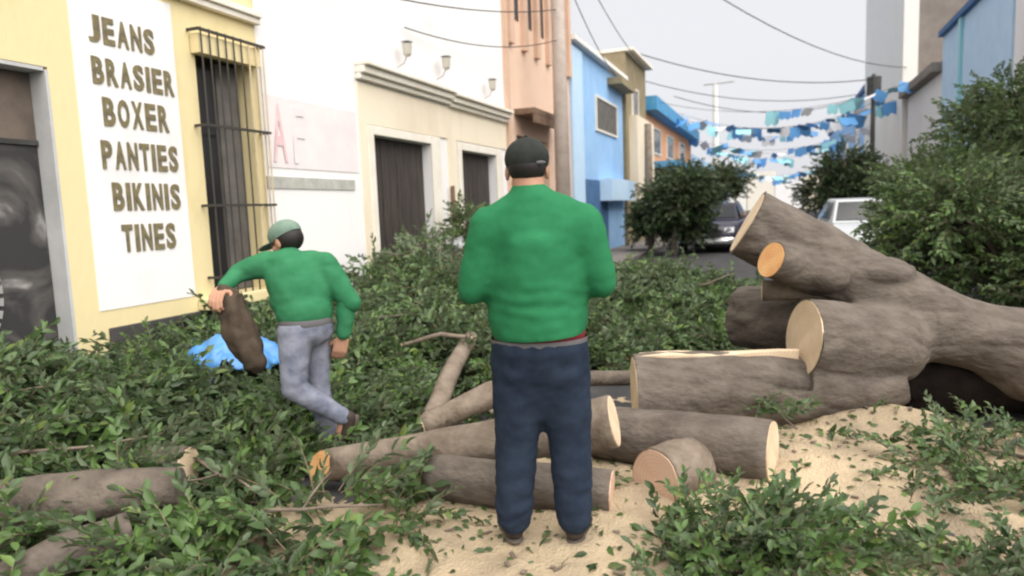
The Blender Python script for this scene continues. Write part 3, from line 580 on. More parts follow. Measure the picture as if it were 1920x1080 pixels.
# ------------------------------------------------------------------ logs
def log(label, pts, rad, m='bark', ends=('cut','cut'), n=22, seed=0, group='sawn logs', wob=.01, name='log', slant=None):
    """a sawn log with bark tube and two sawn end faces"""
    t = thing(name, label, 'log', ((Vector(pts[0])+Vector(pts[-1]))/2), group=group)
    ps = []; rr = []
    for i in range(len(pts)-1):
        for k in range(8): ps.append(Vector(pts[i]).lerp(Vector(pts[i+1]), k/8)); rr.append(lerp(rad[i], rad[i+1], k/8))
    ps.append(Vector(pts[-1])); rr.append(rad[-1])
    ps = [p+noise.noise_vector(Vector((i*.17, seed*3.3, 1)))*wob for i, p in enumerate(ps)]
    mb = MB().tube(ps, rr, n, rough=.10, seed=seed)
    if slant:      # oblique chainsaw cut at the first end
        d0 = (ps[0]-ps[1]).normalized(); nr = Vector(slant).normalized()
        for k in range(n): v = Vector(mb.v[k]); mb.v[k] = tuple(v-d0*((v-ps[0]).dot(nr)/d0.dot(nr)))
    o = mb.build('bark', M[m], t, smooth=False)
    o.data.polygons.foreach_set('use_smooth', [len(p.vertices) == 4 for p in o.data.polygons])
    # sawn faces, slightly proud, inside the bark rim
    for e, (p, q) in zip(ends, ((ps[0], ps[1]), (ps[-1], ps[-2]))):
        if not e: continue
        d = (p-q).normalized(); idx = 0 if p is ps[0] else len(ps)-1
        if slant and idx == 0: d = Vector(slant).normalized()
        ring = [Vector(v) for v in mb.v[idx*n:(idx+1)*n]]; c = sum(ring, Vector())/n
        r1 = [c+(v-c)*.955 for v in ring]; vs = r1+[v+d*.006 for v in r1]+[c+d*.006]
        fs = [(k, (k+1) % n, n+(k+1) % n, n+k) for k in range(n)]+[(n+k, n+(k+1) % n, 2*n) for k in range(n)]
        f = MB().add([v-c for v in vs], fs); me = bpy.data.meshes.new('sawn_face'); me.from_pydata([tuple(v) for v in f.v], [], f.f); me.materials.append(M[e]); me.update()
        bm = bmesh.new(); bm.from_mesh(me); bmesh.ops.recalc_face_normals(bm, faces=bm.faces); bm.to_mesh(me); bm.free()
        so_ = link(bpy.data.objects.new('sawn_face', me), t); so_.location = c-Vector(t.location)
    return t
log('long tapering log behind the standing man, orange sawn tip towards the stooping man', [(-2.30,2.98,.14),(-1.7,3.20,.21),(-1.1,3.36,.31),(-.79,3.40,.37)], [.085,.105,.125,.135], 'barkp', ('cuto','cut'), seed=1, slant=(-.45,-.80,.30))
log('dark log lying low just behind the standing man legs', [(-1.68,3.10,.105),(-1.2,3.08,.11),(-.74,3.13,.105)], [.12,.12,.11], 'bark', ('cut','cutp'), seed=2)
log('thick grey log lying behind the short log, sawn end to the right', [(-1.0,3.84,.165),(-.5,3.78,.17),(-.03,3.70,.175)], [.15,.165,.17], 'bark', ('cut','cut'), seed=3)
log('short log pointing its pinkish sawn face at the viewer', [(-.55,3.26,.15),(-.40,3.50,.15)], [.148,.14], 'barkp', ('cutp','cut'), seed=4, wob=.003)
log('dark log in the bottom left foreground among leaves', [(-3.4,1.85,.24),(-2.95,2.1,.25),(-2.58,2.32,.26)], [.125,.12,.09], 'barkd', ('cut',None), seed=5)
log('pale grey branch stub at the bottom left edge', [(-2.75,1.60,.14),(-2.62,1.78,.19),(-2.50,1.98,.21)], [.075,.085,.085], 'bark', ('cut',None), seed=6)
log('short dark round log behind the bottom left log', [(-3.15,2.62,.17),(-2.90,2.66,.18)], [.12,.11], 'barkd', ('cut','cut'), seed=7)
log('log with pale sawn end cut off by the left frame edge', [(-3.1,1.48,.13),(-2.84,1.62,.15)], [.11,.11], 'barkd', ('cut','cut'), seed=8, wob=.002)
log('grey branch slanting behind the long tapering log', [(-2.16,3.86,.10),(-1.95,4.1,.18),(-1.70,4.38,.27)], [.065,.085,.095], 'barkp', ('cut','cut'), seed=9)
log('forked branch rising from the leaf heap left of the standing man', [(-2.16,4.0,.10),(-2.28,4.55,.28),(-2.42,5.25,.42)], [.075,.07,.06], 'barkp', ('cut','cut'), seed=10)
log('thin log end showing right of the standing man hip', [(-1.75,4.75,.20),(-.95,4.95,.22)], [.06,.055], 'barkd', ('cut','cut'), seed=11)
log('thin pale broken branch on the leaf heap', [(-2.85,4.85,.42),(-2.55,4.95,.50),(-2.3,5.0,.47)], [.014,.02,.018], 'barkp', ('cut','cut'), seed=12, n=10)

# ------------------------------------------------------------------ remesh tool: union of tapered capsules and ellipsoids into one skin
def prim_mesh(prims):
    bm = bmesh.new()
    for p in prims:
        if p[0] == 's':
            _, c, r = p[:3]; rr = r if hasattr(r, '__len__') else (r,)*3
            mtx = Matrix.Translation(c)@(p[3].to_4x4() if len(p) > 3 else Matrix())@Matrix.Diagonal((*rr, 1)); bmesh.ops.create_icosphere(bm, subdivisions=3, radius=1, matrix=mtx)
        elif p[0] in 'ct':
            _, a, ra, b_, rb = p; a = Vector(a); b_ = Vector(b_); d = b_-a; q = d.to_track_quat('Z', 'Y').to_matrix().to_4x4()
            bmesh.ops.create_cone(bm, cap_ends=True, segments=20, radius1=ra, radius2=rb, depth=d.length, matrix=Matrix.Translation((a+b_)/2)@q)
            if p[0] == 'c':
                for c, r in ((a, ra), (b_, rb)): bmesh.ops.create_icosphere(bm, subdivisions=2, radius=r, matrix=Matrix.Translation(c))
    me = bpy.data.meshes.new('tmp'); bm.to_mesh(me); bm.free(); return me
def skin(name, prims, voxel, smooth, m, parent=None, disp=None, cuts=(), flats=()):
    o = bpy.data.objects.new('tmp', prim_mesh(prims)); COL.objects.link(o)
    r = o.modifiers.new('r', 'REMESH'); r.mode = 'VOXEL'; r.voxel_size = voxel; r.use_smooth_shade = True
    s = o.modifiers.new('s', 'SMOOTH'); s.factor = .5; s.iterations = smooth
    bpy.context.view_layer.update()
    me = bpy.data.meshes.new_from_object(o.evaluated_get(bpy.context.evaluated_depsgraph_get())); bpy.data.objects.remove(o)
    bm = bmesh.new(); bm.from_mesh(me); bm.normal_update()
    if disp:
        nv = [(v, v.co+v.normal*disp(v.co, v.normal)) for v in bm.verts]
        for v, c in nv: v.co = c
    for c, d, rad in flats:
        for v in bm.verts:
            q = v.co-c; t = q.dot(d)
            if 0 < t < .2 and (q-d*t).length < rad*1.35: v.co -= d*t
    for co, no in cuts:
        bmesh.ops.bisect_plane(bm, geom=bm.verts[:]+bm.edges[:]+bm.faces[:], plane_co=co, plane_no=no, clear_outer=True)
    for f in bm.faces: f.smooth = True
    bm.to_mesh(me); bm.free(); me.name = name; me.materials.clear(); me.materials.append(m)
    o = link(bpy.data.objects.new(name, me), parent)
    return o

# ------------------------------------------------------------------ the felled tree
ft = thing('felled_tree', 'big grey felled tree trunk lying across the street with sawn limbs', 'tree', (.9, 4.95, 0))
o0 = Vector(ft.location)
def L_(p): return Vector(p)-o0
def chain(pts, rad, kind='t'):
    out = []
    for i in range(len(pts)-1):
        out.append(('t', L_(pts[i]), rad[i], L_(pts[i+1]), rad[i+1]))
        if i: out.append(('s', L_(pts[i]), rad[i]))
    return out
TR = [(4.6,5.4,.56),(3.0,5.3,.46),(2.2,5.2,.40),(1.5,5.12,.44),(1.15,5.08,.57),(.85,5.0,.63)]
pr = chain(TR, [.56,.46,.38,.29,.22,.22])
A_ = [(1.28,5.12,.54),(.95,5.06,.64),(.58,5.12,.83),(.22,5.12,1.08),(-.20,5.06,1.322)]; pr += chain(A_, [.20,.24,.25,.24,.235]); pr.append(('s', L_(A_[0]), .20))
S_ = [(.52,5.15,.80),(.30,5.0,.93),(-.045,4.72,1.092)]; pr += chain(S_, [.18,.14,.125])
B_ = [(.72,4.92,.56),(.62,4.82,.54),(.15,4.62,.605)]; pr += chain(B_, [.22,.265,.255])
C_ = [(.64,4.82,.38),(.45,4.72,.32),(-.2,4.56,.27),(-.865,4.36,.26)]; pr += chain(C_, [.22,.225,.245,.255])
D_ = [(.60,5.05,.60),(.25,5.35,.58),(-.26,5.6,.58)]; pr += chain(D_, [.24,.24,.245])
pr += [('s', L_((.80,5.0,.60)), .23), ('s', L_((.30,4.84,.97)), (.14,.12,.11)), ('s', L_((.62,5.0,.98)), (.2,.14,.1))]
def barkdisp(c, n):
    p = c+o0; w_ = noise.fractal(Vector((p.x*1.5, p.y*3, p.z*3)), 1, 2, 3)*.020
    w_ += noise.fractal(Vector((p.x*4, p.y*11, p.z*11)), 1, 2, 3)*.008
    fold = abs(noise.noise(Vector((p.x*1.2+p.z*1.5, p.y*2.2, p.z*5)))); return w_-max(0, .12-fold)*.10
flats = []
for ch, rad in ((A_, .235), (S_, .125), (B_, .255), (C_, .255), (D_, .245)):
    d = (Vector(ch[-1])-Vector(ch[-2])).normalized(); flats.append((L_(ch[-1]), d, rad)); pr.append(('t', L_(ch[-1]), rad, L_(Vector(ch[-1])+d*.09), rad))
trunk = skin('trunk', pr, .018, 3, M['bark'], ft, barkdisp, flats=flats)
skin('painted_underside_shade', [('c', L_((.74,5.17,.24)), .22, L_((1.5,5.35,.28)), .27), ('c', L_((1.5,5.35,.28)), .27, L_((4.4,5.75,.30)), .34)], .025, 3, mat('painted trunk shade', (.008,.006,.005), .95, .1, (.016,.012,.010), 8, bump=.6), ft, barkdisp)  # near-black mass added under the trunk, its colour standing in for shade
def sawn(c, d, r, m, parent, squash=1.0, name='sawn_face'):
    """sawn disc proud of a limb end"""
    c = Vector(c); d = Vector(d).normalized(); u = d.orthogonal().normalized(); v = d.cross(u); n = 28; mb = MB(); vs = []
    ring = [(u*math.cos(2*math.pi*k/n)+v*math.sin(2*math.pi*k/n))*r*(1+.05*noise.noise(Vector((math.cos(2*math.pi*k/n), math.sin(2*math.pi*k/n), c.x*3)))) for k in range(n)]
    vs = [q-d*.003 for q in ring]+[q+d*.004 for q in ring]+[d*.004]
    fs = [(k, (k+1) % n, n+(k+1) % n, n+k) for k in range(n)]+[(n+k, n+(k+1) % n, 2*n) for k in range(n)]
    me = bpy.data.meshes.new(name); me.from_pydata([tuple(q) for q in vs], [], fs); me.materials.append(m); me.update()
    o = link(bpy.data.objects.new(name, me), parent); o.location = c-Vector(parent.location); return o
def dirn(a, b): return Vector(b)-Vector(a)
sawn(A_[-1], dirn(A_[-2], A_[-1]), .218, M['cut'], ft); sawn(S_[-1], dirn(S_[-2], S_[-1]), .114, M['cuto'], ft)
sawn(B_[-1], dirn(B_[-2], B_[-1]), .238, M['cut'], ft); sawn(C_[-1], dirn(C_[-2], C_[-1]), .236, M['cut'], ft); sawn(D_[-1], dirn(D_[-2], D_[-1]), .222, M['cutp'], ft)
# flat sawn strip along the top of the lowest limb
st = MB(); vs = []
for i in range(9):
    t = i/8; x = lerp(-.84, .12, t); y = lerp(4.37, 4.60, t); wd = .045+.02*math.sin(t*5); z = lerp(.516, .532, t)+.006*math.sin(t*9)
    vs += [(x,y-wd,z),(x,y+wd,z+.004),(x,y-wd,z-.06),(x,y+wd,z-.06)]
fs = []
for i in range(8):
    a = i*4; fs += [(a,a+4,a+5,a+1),(a+2,a+3,a+7,a+6),(a,a+2,a+6,a+4),(a+1,a+5,a+7,a+3)]
fs += [(0,1,3,2),(32,34,35,33)]
st.add(vs, fs).build('sawn_strip', M['cut'], ft)
# slab resting on the rear limb
log('flat sawn slab wedged on top behind the big pale sawn face', [(-.10,5.0,.86),(.32,4.98,.86)], [.07,.06], 'barkp', ('cut','cut'), seed=20, wob=.004, group='sawn logs')

# ------------------------------------------------------------------ standing trees
def cloud(c, r, n, fill=.55):
    d = rng.normal(0, 1, (n,3)); d /= np.linalg.norm(d, axis=1)[:,None]; rad = rng.uniform(fill, 1.05, n)[:,None]; return np.array(c)+d*rad*np.array(r), d
def tree(label, base, trunk_h, r, clumps, n, sc, m='tleaf', group=None, name='street_tree', tm='barkd'):
    t = thing(name, label, 'tree', base, group=group); bxx = Vector(base)
    tp = bxx+Vector((0,0,trunk_h)); mb = MB().tube(path(bxx, tp, 6, 0, .05, base[0]), [r*(1-.05*i) for i in range(7)], 10)
    for c, rr, _ in clumps:
        mb.tube(path(tp-Vector((0,0,trunk_h*.15)), Vector(c), 5, -.1, .08, c[0]), [r*.55*(1-.14*i) for i in range(6)], 7)
    mb.build('trunk', M[tm], t, smooth=True)
    PP=[]; DD=[]; tot = sum(k for _,_,k in clumps)
    for c, rr, wgt in clumps:
        p, d = cloud(c, rr, int(n*wgt/tot)); PP.append(p); DD.append(d)
    P = np.concatenate(PP); D = np.concatenate(DD); k = len(P); P[:,2] = np.maximum(P[:,2], .05)
    az = np.arctan2(D[:,1], D[:,0])+rng.normal(0,.6,k); ti = np.arcsin(np.clip(D[:,2],-1,1))*.5+rng.normal(-.1,.4,k)
    o = foliage('crown', P, az, ti, rng.normal(0,.8,k), rng.uniform(.8,1.3,k)*sc, [M[m], M['twig']], t, SPRF); tag(o, kind='stuff'); return t
def clumps(c, R_, k, cr, seed):
    rs_ = random.Random(seed); out = []
    for i in range(k):
        while True:
            q = [rs_.uniform(-1,1) for _ in range(3)]
            if sum(a*a for a in q) < 1: break
        s = cr*rs_.uniform(.75,1.25); out.append((tuple(c[j]+q[j]*R_[j] for j in range(3)), (s, s, s*.75), s**2))
    return out
tree('tall leafy tree at the right in front of the blue house', (3.15,12.0,0), 1.7, .10, clumps((3.05,11.8,2.55),(.95,.9,.72),13,.42,3)+clumps((2.35,11.2,1.65),(.75,.7,.45),8,.40,23), 2300, .95)
tree('broad green bush filling the right side behind the felled trunk', (2.25,8.4,0), .5, .07, clumps((2.05,8.6,.95),(1.05,1.0,.55),13,.46,5)+clumps((1.35,8.9,1.15),(.3,.4,.5),4,.34,6), 1900, .95, name='bush')
tree('second green bush at the right frame edge behind the trunk', (3.1,7.6,0), .5, .07, clumps((3.0,7.9,.95),(.8,.8,.6),9,.45,8), 1100, .95, name='bush')
tree('dark green street tree left of the dark parked car', (-2.75,20.0,0), .8, .10, clumps((-2.45,20.4,1.8),(.42,.7,1.25),15,.44,9), 1100, 1.5, 'fleaf')
tree('dark shrubby tree against the pole by the olive building', (-3.55,20.6,0), .9, .09, clumps((-3.35,20.9,1.3),(.28,.4,.9),7,.32,19), 600, 1.5, 'fleaf')
tree('far green tree above the dark parked car', (-2.5,30,0), 1.6, .12, clumps((-2.3,30,2.3),(.9,1.2,.6),8,.55,10), 500, 1.8, 'fleaf')
tree('dark tree on the right in front of the thin dark pole', (3.0,31,0), 1.0, .14, clumps((2.45,30,2.1),(1.1,1.2,1.4),15,.65,12), 1200, 1.8, 'fleaf')
tree('small shrub before the farther dark door', (-4.3,9.6,0), .6, .04, clumps((-4.25,9.6,1.18),(.25,.3,.22),5,.22,14), 130, .9, name='shrub')

# ------------------------------------------------------------------ blue plastic sheet on the leaves
def sheet(label, c, rx, ry, h, m, seed, rz):
    vs = []; fs = []; n = 26
    for j in range(n+1):
        for i in range(n+1):
            u, v = i/n*2-1, j/n*2-1; x, y = u*rx, v*ry; q = max(0, 1-(u*u+v*v)*.8)
            z = h*q+.07*fbm(u*1.6, v*1.6, 1.3, seed)+.035*fbm(u*4, v*4, 1.3, seed+5); x += .06*fbm(u, v, 2, seed+2); y += .06*fbm(u, v, 2, seed+3)
            ca, sa = math.cos(rz), math.sin(rz); vs.append((c[0]+ca*x-sa*y, c[1]+sa*x+ca*y, c[2]+z))
            
    for j in range(n):
        for i in range(n):
            if ((i-n/2)**2+(j-n/2)**2) < (n/2)**2*(1.0+.25*noise.noise(Vector((i*.2, j*.2, seed)))): fs.append((j*(n+1)+i, j*(n+1)+i+1, (j+1)*(n+1)+i+1, (j+1)*(n+1)+i))
    o = MB().add(vs, fs).build('plastic_sheet', m, smooth=True); so_ = o.modifiers.new('thick', 'SOLIDIFY'); so_.thickness = .006; return tag(o, label, 'plastic sheet')
sheet('crumpled bright blue plastic sheet on the leaves by the stooping man', (-3.80,3.98,.38), .38, .26, .24, M['bag'], 2, .5)
sheet('dark blue cloth trailing left of the bright blue sheet', (-3.85,3.50,.30), .24, .15, .10, M['bagd'], 9, .9)

# ------------------------------------------------------------------ people
def hand(wr, fw, side, up, s=1.0):
    """palm, four unequal bent fingers and a side thumb; fw finger direction, side thumb side, up = back of hand"""
    wr, fw, side, up = Vector(wr), Vector(fw).normalized(), Vector(side).normalized(), Vector(up).normalized(); out = []
    for k in range(4):
        a = wr+fw*.015*s+side*(.026-.0175*k)*s; e = wr+fw*.092*s+side*(.034-.0225*k)*s; out.append(('c', a, .0145*s, e, .0115*s))
        L1 = (.040,.046,.043,.034)[k]*s; p1 = e+fw*L1*.85-up*L1*.5; p2 = p1+fw*L1*.35-up*L1*.72; p3 = p2-up*L1*.5-fw*L1*.25
        out += [('c', e, .0105*s, p1, .0095*s), ('c', p1, .0095*s, p2, .0085*s), ('c', p2, .0085*s, p3, .0078*s)]
    b0 = wr+fw*.022*s+side*.024*s; b1 = wr+fw*.052*s+side*.060*s-up*.015*s; b2 = wr+fw*.082*s+side*.066*s-up*.035*s
    return out+[('c', b0, .016*s, b1, .0125*s), ('c', b1, .0118*s, b2, .0095*s)]
def head(c, f, s=1.0):
    """skull, jaw, nose, ears, brow, lips; f = facing direction"""
    c = Vector(c); f = Vector(f).normalized(); z = Vector((0,0,1)); z = (z-f*z.dot(f)).normalized(); x = f.cross(z)
    rot = Matrix((x, f, z)).transposed(); P = lambda a, b_, d: c+x*a*s+f*b_*s+z*d*s
    E_ = lambda p, r: ('s', p, tuple(q*s for q in r), rot)
    out = [E_(P(0,-.012,.03),(.078,.098,.092)), E_(P(0,.03,-.045),(.060,.062,.070)), E_(P(0,.052,-.088),(.030,.026,.024)), E_(P(0,.083,.012),(.050,.014,.012)),
           E_(P(0,.098,-.028),(.014,.020,.016)), E_(P(0,.096,-.005),(.009,.014,.026)), E_(P(0,.084,-.064),(.024,.010,.006)), E_(P(0,.082,-.074),(.020,.010,.006))]
    for sg in (-1, 1): out += [E_(P(sg*.083,-.005,-.012),(.010,.022,.034)), E_(P(sg*.045,.062,-.022),(.022,.02,.018))]
    eyes = [P(sg*.030,.081,0) for sg in (-1, 1)]
    return out, eyes, rot
def boot(an, toe, s=1.0):
    a = Vector(an); d = (Vector(toe)-a); d.z = 0; d.normalize(); z = Vector((0,0,1)); x = d.cross(z); rot = Matrix((x, d, z)).transposed()
    up = [('c', a+z*.02, .052, a-z*.03, .047), ('s', a+d*.01-z*.048, (.042,.06,.034), rot), ('s', a+d*.08-z*.052, (.044,.075,.032), rot), ('s', a+d*.145-z*.058, (.046,.055,.026), rot)]
    so_ = [('s', a+d*.01-z*.082, (.043,.062,.014), rot), ('s', a+d*.13-z*.082, (.048,.078,.013), rot), ('s', a+d*.07-z*.082, (.04,.08,.013), rot)]
    return up, so_

# --- man standing with his back turned
px, py = -.925, 2.71; m1 = thing('person', 'man seen from behind in green long sleeved shirt, navy jeans and black cap', 'person', (px, py, gz(px, py)), R(18.9))
fol = lambda c, a: a*noise.fractal(Vector((c.x*5, c.y*5, c.z*11)), 1, 2, 3)
def shirt_disp(c, n):
    d = .005*noise.fractal(Vector((c.x*9, c.y*9, c.z*15)), 1, 2, 3)
    if c.z < 1.16 and abs(c.x) < .24:      # tight folds across the small of the back
        w_ = math.exp(-((c.z-1.03)/.07)**2); d += .0075*w_*math.sin((c.z+.10*c.x+.02*noise.noise(c*7))*115)*max(0, -n.y)*(.5+.5*noise.noise(Vector((c.x*4, 2, c.z*8))))
    return d
sh = [(-.195,0,1.345),(.180,0,1.345)]; el = [(-.280,-.01,1.09),(.258,-.01,1.10)]; wr = [(-.15,.26,1.08),(.12,.27,1.10)]
hc = (-.035,.05,1.575)
tors = [('s',(-.01,0,1.29),(.215,.14,.20)),('s',(-.01,.01,1.12),(.215,.16,.24)),('s',(-.01,.02,.98),(.214,.172,.26)),('t',(-.01,.01,1.3),.175,(-.01,.01,.88),.192),('c',(-.12,0,1.385),.09,(.10,0,1.385),.09),('c',(-.03,0,1.44),.085,(-.15,0,1.37),.08),('c',(-.03,0,1.44),.085,(.13,0,1.37),.08)]
hd, eyes, hrot = head(hc, (.05,1,-.12), 1.0)
body = hd+[('c',(-.035,.025,1.53),.068,(-.02,-.005,1.40),.075),('s',(-.01,0,1.27),(.18,.11,.18)),('s',(-.01,.01,1.02),(.18,.13,.2)),('s',(-.01,0,.85),(.17,.12,.12))]
hip = [(-.10,0,.84),(.085,0,.84)]; kn = [(-.118,.02,.46),(.105,.02,.46)]; an = [(-.145,-.01,.085),(.115,-.03,.085)]
for i in range(2):
    body += [('c',sh[i],.055,el[i],.043),('c',el[i],.042,wr[i],.028),('c',hip[i],.085,kn[i],.052),('c',kn[i],.052,an[i],.036),('c',an[i],.036,Vector(an[i])+Vector((0,.12,-.055)),.024)]
    body += hand(wr[i], (.35 if i == 0 else -.35, 1, -.05), (1 if i == 0 else -1, .2, .3), (0, .1, 1))
skin('body', body, .0065, 3, M['skin'], m1)
slv = []
for i in range(2): slv += [('c',sh[i],.094,el[i],.068),('c',el[i],.066,wr[i],.045)]
nrm = (Vector(wr[0])-Vector(el[0])).normalized(); nrm2 = (Vector(wr[1])-Vector(el[1])).normalized()
skin('shirt', tors+slv+[('c',(-.035,.015,1.475),.076,(-.02,0,1.42),.11)], .012, 26, M['shirt'], m1, shirt_disp, [((0,0,.892),(.05,0,-1)), ((-.04,.01,1.512),(0,.2,1))])
skin('undershirt', [('s',(-.008,.018,.90),(.198,.164,.14))], .012, 3, M['under'], m1, None, [((0,0,.868),(0,0,-1)), ((0,0,.95),(0,0,1))])
skin('waistband', [('s',(-.01,.01,.87),(.207,.165,.13))], .012, 3, M['belt'], m1, None, [((0,0,.845),(0,0,-1)), ((0,0,.882),(0,0,1))])
jn = [('s',(-.01,0,.84),(.206,.158,.17)),('c',(-.085,-.01,.76),.122,(.07,-.01,.76),.122),('c',(-.06,0,.68),.105,(.045,0,.68),.105),('c',(-.05,.01,.60),.085,(.035,.01,.60),.085)]
for i in range(2): jn += [('c',hip[i],.118,kn[i],.098),('c',kn[i],.096,(an[i][0],an[i][1],.10),.080)]
jd = lambda c, n: .006*noise.fractal(Vector((c.x*9, c.y*9, c.z*16)), 1, 2, 3)+(.0025*math.sin(c.z*75+9*noise.noise(c*5)) if c.z < .3 else 0)*(.4+noise.noise(c*6))
skin('jeans', jn, .012, 18, M['jeans'], m1, jd, [((0,0,.868),(.03,0,1)), ((0,0,.05),(0,0,-1))])
for i in range(2):
    u, s_ = boot(an[i], Vector(an[i])+Vector((-.25 if i == 0 else .3, 1, 0))); sb_ = skin('shoe', u, .007, 3, M['shoe'], m1); skin('sole', s_, .007, 2, M['sole'], sb_)
hz = Vector(hc)
capm = skin('cap', [('s',hz+Vector((0,-.008,.045)),(.094,.112,.088))], .007, 4, M['cap'], m1, None, [(hz+Vector((0,0,.008)),(0,-.10,-1))])
skin('visor', [('s',hz+Vector((0,.125,.03)),(.075,.085,.009))], .005, 2, M['cap'], capm); skin('button', [('s',hz+Vector((0,-.008,.133)),.010)], .004, 1, M['cap'], capm)
skin('cap_strap', [('s',hz+Vector((.052,-.098,.022)),(.026,.010,.008))], .004, 1, M['belt'], capm)
skin('hair', [('s',hz+Vector((0,-.030,.012)),(.081,.086,.075))], .007, 3, M['hair'], m1, None, [(hz+Vector((0,0,-.040)),(0,.15,-1)), (hz+Vector((0,.0,0)),(0,1,0))])
for e in eyes: skin('eye', [('s',e,(.012,.008,.008))], .004, 1, M['eye'], m1)

# --- stooping man walking to the left, local axes: x = screen right, y = away
qx, qy = -2.60, 3.37; m2 = thing('person', 'stooping man in green shirt and faded jeans wading left through the cut leaves', 'person', (qx, qy, .02), R(37))
hc = (-.105,.16,1.315); fdir = (-.72,.62,-.42)
hd, eyes, hrot = head(hc, fdir, .98)
shL, elL, wrL = (-.215,.10,1.185), (-.385,.14,1.145), (-.46,.02,1.075); shR, elR, wrR = (.105,.05,1.165), (.245,-.02,.935), (.185,-.02,.735)
hpL, knL, anL = (-.085,-.08,.80), (-.115,-.12,.475), (.155,-.09,.26); hpR, knR, anR = (.03,.06,.80), (.02,.06,.455), (.065,.05,.09)
body = hd+[('c',(-.09,.12,1.24),.056,(-.06,.08,1.17),.066),('s',(-.05,.06,1.07),(.15,.11,.16)),('s',(-.03,.03,.94),(.14,.11,.17)),('s',(-.03,0,.84),(.13,.15,.10))]
for a, e, w_ in ((shL,elL,wrL),(shR,elR,wrR)): body += [('c',a,.050,e,.040),('c',e,.039,w_,.027)]
for a, k, e in ((hpL,knL,anL),(hpR,knR,anR)): body += [('c',a,.078,k,.050),('c',k,.050,e,.034)]
body += [('c',anL,.034,Vector(anL)+Vector((-.03,0,-.10)),.024),('c',anR,.034,Vector(anR)+Vector((-.10,0,-.055)),.024)]
body += hand(wrL, (-.3,-.75,-.35), (.9,-.3,0), (-.2,-.1,1))+hand(wrR, (-.3,0,-1), (-1,.1,.2), (0,-1,0))
skin('body', body, .0065, 3, M['skin'], m2)
sd_ = lambda c, n: .008*noise.fractal(Vector((c.x*6, c.y*6, c.z*10)), 1, 2, 3)+.004*math.sin((c.z+.4*c.x)*60+6*noise.noise(c*5))*max(0, noise.noise(c*4))
tors = [('s',(-.055,.055,1.08),(.185,.135,.17)),('s',(-.045,.03,1.0),(.178,.145,.20)),('s',(-.025,0,.90),(.172,.150,.13)),('c',(-.17,.09,1.185),.078,(.06,.055,1.175),.080),('c',(-.08,.10,1.21),.075,(-.15,.09,1.19),.07)]
tors += [('c',shL,.082,elL,.062),('c',elL,.060,wrL,.042),('c',shR,.084,elR,.064)]
skin('sleeve', [('c',Vector(elR)+Vector((-.02,.01,.03)),.063,Vector(wrR)+Vector((.005,0,.02)),.046)], .010, 3, M['shirt2'], m2, lambda c, n: .006*noise.fractal(Vector((c.x*6, c.y*6, c.z*14)), 1, 2, 3))
skin('shirt', tors+[('c',(-.09,.11,1.235),.064,(-.07,.08,1.18),.09)], .012, 14, M['shirt2'], m2, sd_, [((0,0,.852),(.05,0,-1)), ((-.1,.1,1.275),(-.1,.5,1))])
skin('waistband', [('s',(-.025,0,.84),(.160,.170,.10))], .012, 3, M['belt'], m2, None, [((0,0,.825),(0,0,-1)), ((0,0,.866),(0,0,1))])
jn = [('s',(-.025,0,.80),(.165,.170,.12)),('c',hpL,.102,knL,.072),('c',knL,.070,anL,.055),('c',hpR,.102,knR,.072),('c',knR,.070,(anR[0],anR[1],.10),.060)]
skin('jeans', jn, .011, 4, M['jeansp'], m2, jd, [((0,0,.845),(0,0,1)), ((0,0,.06),(0,0,-1))])
u, s_ = boot(anR, Vector(anR)+Vector((-1,.1,0))); sb_ = skin('shoe', u, .007, 3, M['shoe'], m2); skin('sole', s_, .007, 2, M['sole'], sb_)
aL = Vector(anL); dd = Vector((-.12,0,-1)).normalized()
sb_ = skin('shoe', [('c',aL+Vector((-.02,0,.01)),.050,aL+Vector((.03,0,-.01)),.046),('c',aL+Vector((.03,0,-.02)),.044,aL+dd*.10+Vector((.02,0,0)),.042),('c',aL+dd*.10+Vector((.02,0,0)),.042,aL+dd*.16,.030)], .007, 3, M['shoe'], m2)
skin('sole', [('c',aL+Vector((.07,0,-.01)),.022,aL+Vector((.055,0,-.15)),.022)], .007, 2, M['sole'], sb_)
hz = Vector(hc)
hf = Vector(fdir).normalized(); hU = (Vector((0,0,1))-hf*hf.z).normalized(); hX = hf.cross(hU); HR = Matrix((hX, hf, hU)).transposed()
capm = skin('cap', [('s',hz-hf*.010+hU*.045,(.095,.110,.085),HR)], .007, 4, M['capg'], m2, None, [(hz+hU*.016,-hU-hf*.12)])
skin('visor', [('s',hz+hf*.125+hU*.028,(.075,.085,.009),HR)], .005, 2, M['capg'], capm)
skin('hair', [('s',hz-hf*.026+hU*.004,(.086,.092,.082),HR)], .007, 3, M['hair'], m2, None, [(hz-hU*.060,-hU+hf*.15), (hz+hf*.005,hf), (hz+hU*.05,hU)])
for e in eyes: skin('eye', [('s',e,(.010,.010,.008))], .004, 1, M['eye'], m2)
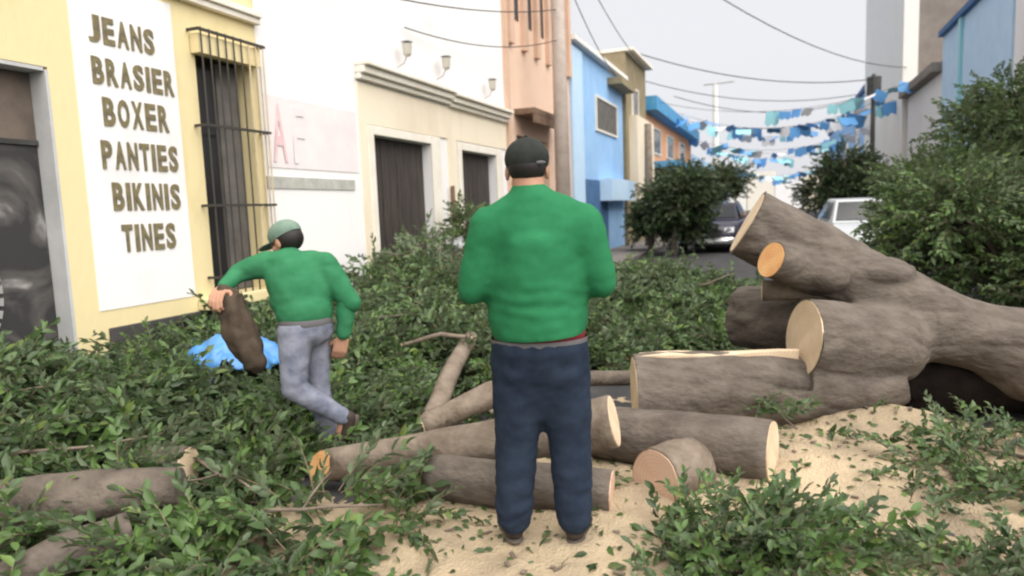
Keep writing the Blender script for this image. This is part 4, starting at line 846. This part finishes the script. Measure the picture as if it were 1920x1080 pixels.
# sack hanging from his left hand
sk = thing('sack', 'brown sack hanging from the stooping man outstretched hand', 'sack', (qx, qy, .02), R(37))
skin('cloth', [('c',(-.470,.0,1.05),.030,(-.43,-.01,.95),.085),('c',(-.43,-.01,.95),.075,(-.35,-.03,.72),.090),('c',(-.35,-.03,.72),.090,(-.32,-.03,.64),.075)], .011, 6, mat('brown sackcloth', (.055,.042,.031), .95, .1, (.095,.072,.053), 9, bump=.3, bscale=120), sk, lambda c, n: .028*noise.fractal(Vector((c.x*6, c.y*6, c.z*5)), 1, 2, 3)+.007*math.sin(math.atan2(c.y, c.x+.38)*7+c.z*9))
MB().tube([(qx-.385,qy-.275,1.045),(qx-.372,qy-.270,1.055),(qx-.360,qy-.270,1.045)], .02, 8).build('tie', M['twig'], sk)
sheet('crumpled white plastic bag on the leaves by the downpipe', (-4.45,9.35,.86), .16, .12, .22, M['fwhite'], 17, .3)

for k, (x, y, x2, y2, lb) in enumerate(((-3.0,2.78,-2.35,2.52,'thin bare branch on the leaves left of the orange sawn tip'), (-4.3,3.0,-3.6,3.3,'thin bare branch on the leaves below the blue plastic sheet'),
    (-3.4,5.1,-2.7,5.6,'thin bare branch on the heap just right of the stooping man'), (-4.3,7.0,-3.5,6.5,'thin bare branch high on the heap below the nearer dark door'),
    (-3.3,7.7,-2.4,7.2,'thin bare branch on the heap at the left elbow of the standing man'), (-1.3,8.0,-.5,8.6,'thin bare branch on the leaves between standing man and raised limb'),
    (-2.25,2.2,-1.65,2.5,'thin bare branch on the last leaves before the sawdust'), (-3.7,2.0,-3.1,2.65,'thin bare branch crossing behind the bottom left log'))):
    z = max(.06, pileh(x, y)*1.0+.07); z2 = max(.06, pileh(x2, y2)*1.0+.12); rr = rng.uniform(.010,.018)
    pts = path((x,y,z), (x2,y2,z2), 6, -.02, .06, k); b_ = MB().tube(pts, [rr*(1-.09*i) for i in range(7)], 6)
    p = pts[3]; b_.tube(path(p, (p.x+rng.normal(0,.18), p.y+rng.normal(0,.18), p.z+rng.uniform(.04,.14)), 3, 0, .02, k+40), [rr*.6,rr*.5,rr*.4,rr*.3], 5)
    tag(b_.build('bare_branch', M['barkp'], smooth=True), lb, 'branch', 'bare branches on the leaf heap')
